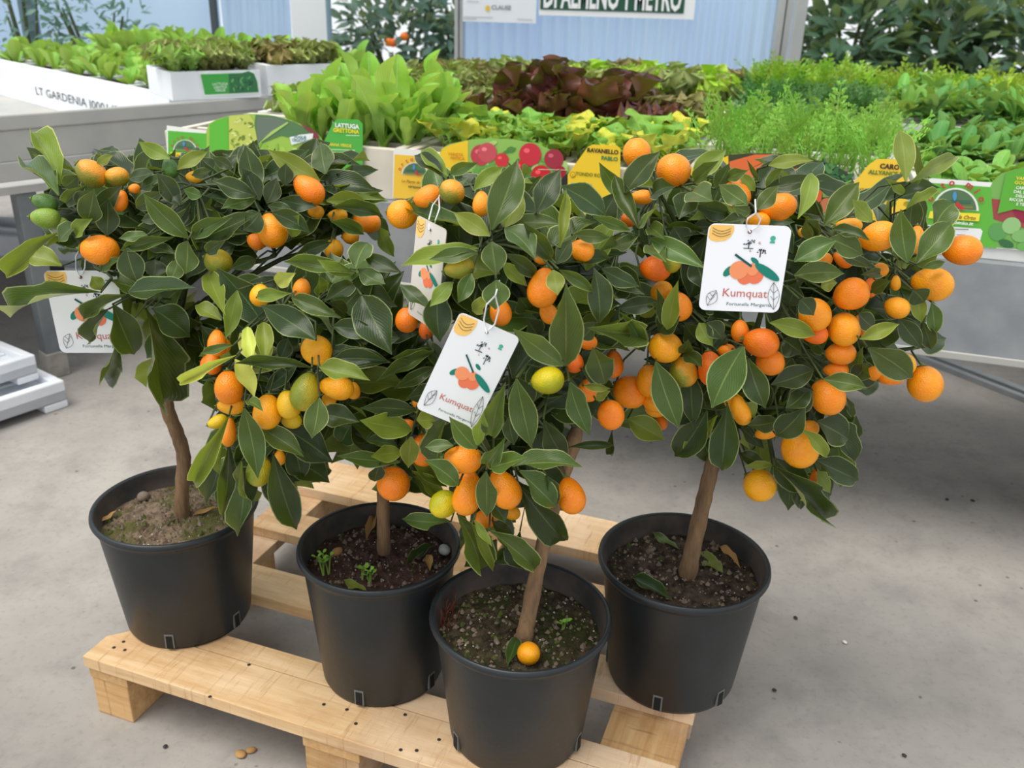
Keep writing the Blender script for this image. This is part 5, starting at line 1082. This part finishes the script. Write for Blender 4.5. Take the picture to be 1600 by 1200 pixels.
for (u, v) in ((0.0, 0.0), (0.85, 1.2), (-1.5, 0.05), (-1.5, 1.4)):
    if (u, v) == (0.0, 0.0):
        P = onz(108, 598, 0); u = (P.x - L0.x) * math.cos(LY) + (P.y - L0.y) * math.sin(LY); v = max(0.03, -(P.x - L0.x) * math.sin(LY) + (P.y - L0.y) * math.cos(LY))
    mb = MB(); mb.box(u - 0.024, u + 0.024, v - 0.024, v + 0.024, 0.0, 0.495); lg = mb.build('leg', M['steel_leg'], ltab, bevel=0.003)
    mb = MB(); mb.box(u - 0.027, u + 0.027, v - 0.027, v + 0.027, 0.0, 0.07); mb.build('leg_foot', M['concrete_foot'], lg, bevel=0.003)
# the printed tray lies askew : front from the pixel edge of its top rim
zt = 0.66; zb = 0.515
G0 = onz(-25, 89, zt); G1 = onz(262, 148, zt); gy = math.atan2(G1.y - G0.y, G1.x - G0.x)
def GWp(u, v, z=0): return Vector((G1.x + u * math.cos(gy) - v * math.sin(gy), G1.y + u * math.sin(gy) + v * math.cos(gy), z))
gl = (G1 - G0).length
gt = tray(-gl, 0.0, 0.0, 0.42, zb, gy, GWp, 'white polystyrene tray printed LT GARDENIA, full of oval-leaved seedlings', M['foam_white'], h=zt - zb)
pg = Plane(GWp(0, 0.0035), (math.cos(gy), math.sin(gy), 0), (0, 0, 1))
a, b_ = pg.px(57, 147); a2, b2 = pg.px(57, 134); a3 = pg.px(205, 162)[0]
o = text(pg, 'LT GARDENIA J000147041', a, b_ - 0.001, (b2 - b_) * 0.9, flat((62, 62, 70)), 'lettering', None, 0.0006, align='l', width=(a3 - a), bold=0.0)
o.data.transform((Matrix.Translation(gt.location) @ Matrix.Rotation(gy, 4, 'Z')).inverted()); o.parent = gt
# second tray with a green label
H0 = onz(268, 155, 0.69); H1 = onz(412, 149, 0.69); hy = math.atan2(H1.y - H0.y, H1.x - H0.x); hl = (H1 - H0).length
def HWp(u, v, z=0): return Vector((H0.x + u * math.cos(hy) - v * math.sin(hy), H0.y + u * math.sin(hy) + v * math.cos(hy), z))
ht = tray(0, hl, 0, 0.24, 0.684, hy, HWp, 'white polystyrene tray with a green sticker, full of olive curly lettuce', M['foam_white'], h=0.075)
ph = Plane(HWp(0, 0.0035), (math.cos(hy), math.sin(hy), 0), (0, 0, 1))
for pts, cc, nm, off in (([(311, 114), (378, 112.5), (388, 109), (398, 113), (403, 128), (405, 146), (318, 151)], (232, 244, 236), 'sticker', .0006), ([(313, 116), (378, 114), (388, 111), (397, 115), (402, 128), (404, 144), (320, 148)], (72, 170, 78), 'sticker_field', .001), ([(357, 115), (378, 114.5), (388, 111.5), (396, 115), (401, 128), (403, 143), (358, 146)], (60, 120, 78), 'sticker_photo', .0016)):
    o = poly(ph, pts, flat(cc), nm, None, off); o.data.transform((Matrix.Translation(ht.location) @ Matrix.Rotation(hy, 4, 'Z')).inverted()); o.parent = ht
rg = random.Random(12)
for _ in range(26):
    o = poly(ph, ell(rg.uniform(362, 397), rg.uniform(119, 140), rg.uniform(2, 4), rg.uniform(1, 2), 7, rot=rg.uniform(0, 180)), flat(rg.choice([(110, 184, 110), (86, 156, 92), (50, 96, 70)])), 'printed_leaf', None, 0.002 + rg.random() * .0004)
    o.data.transform((Matrix.Translation(ht.location) @ Matrix.Rotation(hy, 4, 'Z')).inverted()); o.parent = ht
for k, (s_, y) in enumerate((('LATTUGA', 133), ('GENTILE', 138), ('VERDE', 143))):
    a, b_ = ph.px(344, y); a2, b2 = ph.px(344, y - 4)
    o = text(ph, s_, a, b_, (b2 - b_), flat((214, 240, 214)), 'lettering', None, 0.0016); o.data.transform((Matrix.Translation(ht.location) @ Matrix.Rotation(hy, 4, 'Z')).inverted()); o.parent = ht
k0 = hl + 0.02
kt = tray(k0, k0 + 0.24, 0.02, 0.26, 0.684, hy, HWp, 'plain white polystyrene tray of olive curly lettuce next to the stickered tray', M['foam_white'], h=0.085)
lt2 = tray(-gl, 0.0, 0.43, 0.83, zb, gy, GWp, 'white polystyrene tray of taller oval-leaved seedlings behind the printed tray', M['foam_white'], h=0.09)

# white trays on the floor
def foam_tray(px_corner, px_dir, w, d, h, label, z=0.0):
    A = onz(*px_corner, z); B = onz(*px_dir, z); yw = math.atan2(B.y - A.y, B.x - A.x)
    root = empty('foam_floor_tray', A, yw, label=label, cat='tray', group='white foam trays on the floor'); e = 0.025
    mb = MB(); mb.box(0, w, 0, d, 0.02, 0.05)
    mb.box(0, w, 0, e, 0.02, h); mb.box(0, w, d - e, d, 0.02, h); mb.box(0, e, e, d - e, 0.02, h); mb.box(w - e, w, e, d - e, 0.02, h)
    for x in (0.0, w * 0.42, w - 0.06): mb.box(x, x + 0.06, 0, d, 0, 0.02)
    mb.build('tray_body', M['foam_white'], root, bevel=0.004)
    mb = MB(); mb.box(e, w * 0.45, d * 0.35, d * 0.42, 0.05, h * 1.02); mb.build('divider', M['foam_white'], root, bevel=0.003)
    mb = MB(); mb.box(w * 0.6, w - e, d * 0.5, d * 0.57, 0.05, h * 0.8); mb.build('divider', M['foam_white'], root, bevel=0.003)
    return root
ft1 = foam_tray((108, 635), (0, 672), 0.5, 0.22, 0.072, 'empty white foam tray upside near the table leg, lower one of two')
ft1.rotation_euler = (0, 0, ft1.rotation_euler.z + math.pi); A = onz(108, 635, 0); B = onz(0, 672, 0); dv = (B - A).normalized(); ft1.location = A + dv * 0.5
P = ft1.location + dv * 0.02 + Vector((0, 0.01, 0.0))
u2 = foam_tray((125, 428), (0, 418), 0.5, 0.26, 0.12, 'white foam tray on the floor far under the pale table')
u2.rotation_euler = (0, 0, u2.rotation_euler.z + math.pi); A = onz(125, 428, 0); B = onz(0, 418, 0); u2.location = A + (B - A).normalized() * 0.5
# upper foam tray stacked on the first one
c2 = dup(ft1, (ft1.location.x - 0.02, ft1.location.y + 0.035, 0.072), ft1.rotation_euler.z + R(2), 0.9); c2['label'] = 'empty white foam tray with divider, stacked on another beside the table leg'
ft1['label'] = 'white foam tray lying under another one on the floor beside the table leg'
# wood chips and grit lying on the floor
for k, (x, y, r_) in enumerate(((376, 1178, 0.007), (392, 1172, 0.006), (258, 1166, 0.003), (1320, 1003, 0.0035), (1243, 965, 0.0035), (1480, 780, 0.004), (1520, 782, 0.004), (1413, 1180, 0.003), (1210, 1078, 0.003))):
    lump('floor_crumb', onz(x, y, 0.003), r_, (M['dry'] if k < 2 else (M['perlite'] if k == 3 else M['nail'])), ('tan wood chip on the concrete in front of the pallet' if k < 2 else ('white crumb on bare concrete' if k == 3 else 'small dark crumb on bare concrete')), 'crumb', 0.5, k, group='wood chips before the pallet' if k < 2 else ('dark crumbs on the floor' if k != 3 else None))

# ================================================================== SEEDLINGS
rg = random.Random(21)
LM = {'rom': [leaf_mesh('romaine_leaf', w_rom, s_, a_, 0.35, 0.2, 12, 4, 5.0, zr=0.3) for s_, a_ in ((0.05, 0.1), (-0.06, 0.22), (0.0, -0.05))],
      'oval': [leaf_mesh('oval_leaf', w_spat, s_, a_, 0.25, 0.1, 10, 4) for s_, a_ in ((0.04, 0.1), (-0.05, 0.2))],
      'rad': [leaf_mesh('radish_leaf', w_heart, s_, a_, 0.15, 0.3, 10, 4, 6.0, zr=0.6) for s_, a_ in ((0.05, 0.25), (-0.05, 0.4))],
      'red': [leaf_mesh('red_leaf', w_red, s_, a_, 0.35, 0.25, 12, 6, 5.0, 0.06, zr=0.6) for s_, a_ in ((0.05, 0.15), (-0.05, -0.1))],
      'frill': [leaf_mesh('frilly_leaf', w_spat, s_, a_, 0.3, 0.45, 12, 6, 7.0, 0.16, zr=0.65) for s_, a_ in ((0.05, 0.2), (-0.05, 0.05))],
      'round': [ROUND, leaf_mesh('round_leaf', w_round, 0.04, 0.3, 0.2, 0.1, 8, 4)]}
def frond(name, n=9, w=0.009, start=0.38, pl=0.30):
    mb = MB(); r_ = random.Random(len(name)); mb.tube([(0, 0, 0), (0.01, 0.4, 0.01), (0.03, 0.75, -0.01), (0.05, 1.0, -0.08)], [0.015, 0.013, 0.009, 0.005], 4, cap=False)
    for k in range(n):
        f = start + (1 - start) * k / (n - 1); b_ = Vector((0.05 * f * f, f, 0.01 - 0.09 * f * f)); ln = pl * (1 - 0.75 * (f - start) / (1 - start))
        for sg in (-1, 1):
            e = b_ + Vector((sg * ln * 0.85, ln * 0.5, r_.uniform(-.08, .08)))
            mb.add([b_ + Vector((0, -w * .6, 0)), b_ + Vector((0, w * .6, 0)), e], [(0, 1, 2)])
            for q in (0.3, 0.5, 0.7, 0.9):
                c = b_.lerp(e, q)
                for s2 in (-1, 1):
                    d = Vector((sg * 0.5, 0.8 * s2 + 0.3, r_.uniform(-.4, .4))).normalized() * ln * 0.42 * (1.2 - q); m = c + d * 0.6; sd = Vector((d.y, -d.x, 0)).normalized() * w * 1.5
                    mb.add([c, m + sd, c + d, m - sd], [(0, 1, 2, 3)])
    me = mb.mesh(name); me.materials.append(None); return me
LM['frond'] = [frond('carrot_frond', 5, 0.013, 0.55, 0.30), frond('carrot_frond_long', 4, 0.013, 0.70, 0.22)]
LM['dense'] = [frond('dense_frond', 6, 0.02, 0.3, 0.4)]
def plant(name, label, cat, group, kind, n, h, hv, wr, mats, lean, parts=True, stem=None, rise=0.0):
    """seedling prototype at origin with n leaves; returned as Empty with leaf parts, or one joined mesh"""
    root = None; joined = None
    if parts: root = empty(name, (0, 0, -5), label=label, cat=cat, group=group)
    else: joined = bmesh.new()
    for k in range(n):
        az = 6.283 * k / n + rg.uniform(-.5, .5); inner = k / max(1, n - 1)
        el_ = lean[0] + (lean[1] - lean[0]) * inner + rg.uniform(-.12, .12); ln = h * rg.uniform(1 - hv, 1)
        w = ln * wr * rg.uniform(.85, 1.1); me = rg.choice(LM[kind])
        m = Matrix.Translation((rg.uniform(-.006, .006), rg.uniform(-.006, .006), rise)) @ Matrix.Rotation(az, 4, 'Z') @ Matrix.Rotation(el_, 4, 'X') @ Matrix.Diagonal((w, ln, ln, 1))
        if parts: inst('leaf', me, rg.choice(mats), root, m)
        else:
            tmp = me.copy(); tmp.transform(m); joined.from_mesh(tmp); bpy.data.meshes.remove(tmp)
    if parts and stem:
        mb = MB(); mb.tube([(0, 0, -0.01), (0, 0, rise + 0.004)], 0.0022, 6); mb.build('stem', stem, root)
    if not parts:
        me = bpy.data.meshes.new(name); joined.to_mesh(me); joined.free(); me.materials.append(rg.choice(mats))
        me.polygons.foreach_set('use_smooth', [True] * len(me.polygons))
        root = bpy.data.objects.new(name, me); col.objects.link(root); tag(root, label, cat, group)
    return root
def sow(protos, pos, u0, u1, v0, v1, nu, nv, z, yaw, smin=0.8, smax=1.1, jit=0.3, parts=True, mats=None):
    k = 0
    for a in range(nu):
        for b_ in range(nv):
            u = u0 + (u1 - u0) * (a + 0.5 + rg.uniform(-jit, jit)) / nu; v = v0 + (v1 - v0) * (b_ + 0.5 + rg.uniform(-jit, jit)) / nv
            p = protos[rg.randrange(len(protos))]; c = dup(p, pos(u, v, z), rg.uniform(0, 6.28), rg.uniform(smin, smax), parts)
            rw = ('front', 'second', 'third', 'fourth', 'rear')[b_ if b_ < nv - 1 else 4]
            c['label'] = p['label'] + ', ' + rw + ' row'
            if not parts and mats: c.material_slots[0].link = 'OBJECT'; c.material_slots[0].material = rg.choice(mats)
def done(protos):
    for p in protos:
        for ch in list(p.children): bpy.data.objects.remove(ch)
        bpy.data.objects.remove(p)
def rowv(r_): g = LIGHT_GAP * (r_ > 1); return TV + 0.032 + 0.36 * r_ + g, TV + 0.332 + 0.36 * r_ + g
ZS = TZ + 0.085
def grow(c, r_, nu, nv, protos, parts=True, mats=None, smin=0.8, smax=1.1, du=(0, 0), jit=0.3):
    v0, v1 = rowv(r_); v0 += 0.03 * (r_ == 0); sow(protos, TWp, UB[c] + 0.03 + du[0], UB[c + 1] - 0.03 + du[1], v0, v1, nu, nv, ZS, TY, smin, smax, jit, parts, mats)
P_ = lambda *a, **k: [plant(*a, **k) for _ in range(3)]
# tall green lettuce
pr = P_('lettuce_seedling', 'tall bright green romaine-like lettuce seedling behind the lettuce label', 'lettuce', 'tall green lettuce seedlings', 'rom', 6, 0.17, 0.45, 0.30, [M['romaine']], (0.95, 1.45))
grow(0, 0, 6, 5, pr, smin=0.8, smax=1.1, du=(0.25, 0.03)); done(pr)
pr = P_('radish_seedling', 'leafy radish seedling in the tray with the radish label', 'radish', 'radish seedlings', 'rad', 6, 0.085, 0.4, 0.62, [M['radish'], M['radish'], M['radish'], M['radish_y']], (0.5, 1.25), stem=M['stem_r'], rise=0.012)
grow(1, 0, 10, 4, pr, smin=0.75, smax=1.15); done(pr)
pr = P_('red_lettuce', 'glossy dark red lettuce seedling in the tray behind the radishes', 'lettuce', 'dark red lettuces', 'red', 8, 0.15, 0.4, 0.62, [M['redlet']], (0.75, 1.4))
v0, v1 = rowv(1); sow(pr, TWp, UB[1] + 0.05, UB[1] + 0.36, v0, v1, 4, 3, ZS, TY, 0.8, 1.12); done(pr)
pr = P_('brown_lettuce', 'small brown curly lettuce seedling beside the dark red lettuces', 'lettuce', 'brown curly lettuces by the red ones', 'frill', 8, 0.10, 0.3, 0.7, [M['brownlet']], (0.5, 1.2), parts=False)
sow(pr, TWp, UB[1] + 0.36, UB[2] - 0.02, v0, v1, 3, 4, ZS, TY, 0.8, 1.1, parts=False, mats=[M['brownlet'], M['redlet'], M['brownlet']]); done(pr)
pr = P_('curly_lettuce', 'bright yellow-green curly lettuce seedling behind the red lettuces', 'lettuce', 'bright curly lettuces', 'frill', 9, 0.12, 0.3, 0.6, [M['brightlet']], (0.6, 1.35), parts=False)
grow(1, 2, 7, 4, pr, parts=False, mats=[M['brightlet'], M['brightlet'], M['olivelet']]); done(pr)
pr = P_('brown_lettuce', 'brown curly lettuce seedling in the tray nearest the corrugated door', 'lettuce', 'brown curly lettuces by the door', 'frill', 8, 0.10, 0.3, 0.7, [M['brownlet']], (0.5, 1.2), parts=False)
grow(1, 3, 6, 4, pr, parts=False, mats=[M['brownlet'], M['olivelet'], M['brownlet'], M['brightlet']]); done(pr)
pr = P_('olive_lettuce', 'small olive curly lettuce seedling behind the tall green lettuce', 'lettuce', 'olive curly lettuces on the long table', 'frill', 8, 0.085, 0.3, 0.7, [M['olivelet']], (0.5, 1.2), parts=False)
for r_ in (1, 2, 3): grow(0, r_, 7, 4, pr, parts=False, mats=[M['olivelet'], M['olivelet'], M['brownlet']])
done(pr)
pr = P_('carrot_seedling', 'feathery bright green carrot seedling in the tray with the carrot label', 'carrot', 'carrot seedlings', 'frond', 6, 0.145, 0.5, 0.8, [M['carrot']], (0.8, 1.45))
grow(2, 0, 8, 4, pr, smin=0.7, smax=1.25); done(pr)
pr = P_('herb_seedling', 'dark feathery seedling in the tray behind the carrots', 'herb', 'dark feathery seedlings', 'dense', 7, 0.115, 0.4, 0.8, [M['parsley']], (0.5, 1.3), parts=False)
grow(2, 1, 8, 5, pr, parts=False, mats=[M['parsley'], M['carrot']]); grow(2, 2, 8, 5, pr, parts=False, mats=[M['parsley']]); done(pr)
pr = P_('dill_seedling', 'yellow-green feathery seedling far back on the table before the dark shrubs', 'herb', 'yellow-green feathery seedlings', 'dense', 8, 0.14, 0.3, 0.8, [M['dill']], (0.5, 1.4), parts=False)
grow(2, 3, 8, 5, pr, parts=False, mats=[M['dill']]); grow(3, 3, 9, 5, pr, parts=False, mats=[M['dill'], M['celery']]); done(pr)
pr = P_('lambs_lettuce', 'low round-leaved lamb\'s lettuce seedling behind the green label', 'lettuce', 'lamb\'s lettuce seedlings', 'round', 8, 0.048, 0.3, 0.52, [M['lamb']], (0.25, 1.0))
grow(3, 0, 13, 6, pr, smin=0.95, smax=1.35); done(pr)
pr = P_('pea_seedling', 'round-leaved dark green seedling in the tray behind the lamb\'s lettuce', 'seedling', 'round-leaved seedlings', 'round', 18, 0.075, 0.5, 0.42, [M['pea']], (0.0, 1.3), parts=False, rise=0.02)
grow(3, 1, 9, 5, pr, parts=False, mats=[M['pea']]); grow(4, 1, 5, 4, pr, parts=False, mats=[M['pea']]); done(pr)
pr = P_('pea_seedling', 'taller round-leaved seedling in the second tray behind the lamb\'s lettuce', 'seedling', 'taller round-leaved seedlings', 'round', 22, 0.10, 0.6, 0.36, [M['pea']], (0.0, 1.4), parts=False, rise=0.03)
grow(3, 2, 8, 4, pr, parts=False, mats=[M['pea'], M['lamb']]); grow(4, 2, 6, 4, pr, parts=False, mats=[M['lamb'], M['pea']], smin=1.0, smax=1.25); grow(4, 3, 6, 4, pr, parts=False, mats=[M['pea']]); done(pr)
# left table
pr = P_('oval_seedling', 'oval-leaved light green seedling in the tray printed LT GARDENIA', 'seedling', 'oval-leaved seedlings in the printed tray', 'oval', 8, 0.11, 0.45, 0.42, [M['oval']], (0.55, 1.35))
sow(pr, GWp, -gl + 0.02, -0.02, 0.02, 0.40, 13, 4, zt - 0.015, gy, 0.8, 1.15); done(pr)
pr = P_('oval_seedling', 'upright oval-leaved green seedling in the tray behind the printed one', 'seedling', 'oval-leaved seedlings in the rear tray', 'oval', 8, 0.155, 0.3, 0.36, [M['oval']], (0.8, 1.4), parts=False)
sow(pr, GWp, -gl + 0.02, -0.02, 0.45, 0.81, 13, 5, zt - 0.01, gy, 0.8, 1.1, parts=False, mats=[M['oval']]); done(pr)
pr = P_('olive_lettuce', 'olive and brown curly lettuce seedling in the tray with the green sticker', 'lettuce', 'olive lettuces in the stickered tray', 'frill', 8, 0.085, 0.3, 0.7, [M['olivelet']], (0.6, 1.3), parts=False)
sow(pr, HWp, 0.02, hl - 0.02, 0.02, 0.22, 6, 4, 0.755, hy, 0.8, 1.15, parts=False, mats=[M['olivelet'], M['olivelet'], M['olivelet'], M['oval']])
sow(pr, HWp, k0 + 0.02, k0 + 0.23, 0.03, 0.25, 4, 4, 0.755, hy, 0.8, 1.15, parts=False, mats=[M['olivelet'], M['olivelet'], M['brownlet']])
done(pr)

# ================================================================== SHRUBS AT THE BACK
BLEAF = [leaf_mesh('shrub_leaf', w_kum, s_, a_, 0.15, 0.08, 5, 2) for s_, a_ in ((0.08, 0.2), (-0.08, 0.1))]
def shrub(name, c, rx, ry, z0, z1, nleaf, nobj, size, mat, label, group=None, seed=1, stem_h=0.3):
    r_ = random.Random(seed); root = empty(name, (c[0], c[1], 0), label=label, cat='shrub', group=group)
    mb = MB()
    for k in range(5):
        a = r_.random() * 6.28; e = Vector((rx * .6 * math.cos(a), ry * .6 * math.sin(a), z0 + (z1 - z0) * r_.uniform(.5, .95)))
        mb.tube([(0, 0, 0), (e.x * .2, e.y * .2, e.z * .5), e], [0.02, 0.014, 0.005], 6)
    mb.build('stems', M['branch'], root)
    bm = bmesh.new()
    for k in range(nleaf):
        while True:
            q = Vector((r_.uniform(-1, 1), r_.uniform(-1, 1), r_.uniform(-1, 1)))
            if q.length <= 1: break
        if q.length < 0.5: q = q * (0.7 / max(.1, q.length))
        p = Vector((q.x * rx, q.y * ry, (z0 + z1) / 2 + q.z * (z1 - z0) / 2)) * 1.0
        p += Vector((r_.uniform(-.05, .05), 0, r_.uniform(-.05, .05)))
        d = (q * 0.7 + Vector((r_.uniform(-.8, .8), r_.uniform(-.8, .8), r_.uniform(-.6, .5)))).normalized(); s_ = size * r_.uniform(.7, 1.2)
        n = Vector((r_.uniform(-.5, .5), r_.uniform(-1, .2), 0.9)); x = d.cross(n).normalized(); n = x.cross(d)
        m = frame(x * s_ * 0.4, d * s_, n * s_, p); me = r_.choice(BLEAF)
        if k < nobj: inst('leaf', me, mat, root, m)
        else:
            t_ = me.copy(); t_.transform(m); bm.from_mesh(t_); bpy.data.meshes.remove(t_)
    me = bpy.data.meshes.new('foliage'); bm.to_mesh(me); bm.free(); me.materials.append(mat)
    me.polygons.foreach_set('use_smooth', [True] * len(me.polygons))
    o = bpy.data.objects.new('foliage', me); col.objects.link(o); o.parent = root; tag(o, kind='stuff'); return root
sc_ = ony(615, 70, 6.0)
s1 = shrub('citrus_shrub', (sc_.x + 0.02, 6.0), 0.40, 0.3, 0.2, 0.98, 800, 90, 0.11, M['bush_b'], 'dark bluish shrub with a few orange fruits in the bright opening', seed=2)
for k, (x, y) in enumerate(((608, 66), (614, 67), (632, 57))):
    P = ony(x, y, 5.72) - s1.location; inst('orange_fruit', FRUIT[0], M['fr_D'], s1, Matrix.Translation(P) @ Matrix.Scale(0.024, 4))
sc_ = ony(695, 60, 6.0); shrub('citrus_shrub', (sc_.x + 0.05, 6.0), 0.15, 0.25, 0.2, 1.2, 280, 60, 0.11, M['bush_b'], 'narrow dark shrub right beside the corrugated door frame', seed=3)
for k, (x, rx, z1, lb_) in enumerate(((1325, 0.24, 1.12, 'dense dark laurel shrub beside the grey square post'), (1455, 0.23, 1.06, 'dense laurel shrub with broad dark leaves behind the feathery seedlings'), (1585, 0.23, 1.04, 'dark laurel shrub behind the pea seedlings'), (1715, 0.24, 1.1, 'dark laurel shrub at the far end of the second table'))):
    q = ony(x, 60, 4.7); shrub('laurel_shrub', (q.x, 4.7), rx, 0.35, 0.15, z1, 900, 90, 0.12, M['bush'], lb_, 'laurel shrubs at the back', 5 + k)
q = ony(150, 40, 4.9); shrub('feathery_shrub', (q.x * 5.0 / 4.9, 5.0), 0.30, 0.14, 0.3, 1.0, 420, 40, 0.06, M['bush_b'], 'thin twiggy shrub in front of the bluish film wall', seed=11)
q = ony(95, 20, 4.9); shrub('feathery_shrub', (q.x * 5.0 / 4.9 - 0.2, 5.0), 0.14, 0.12, 0.3, 1.15, 220, 30, 0.06, M['bush_b'], 'taller twiggy shrub next to the pale blue upright', seed=12)
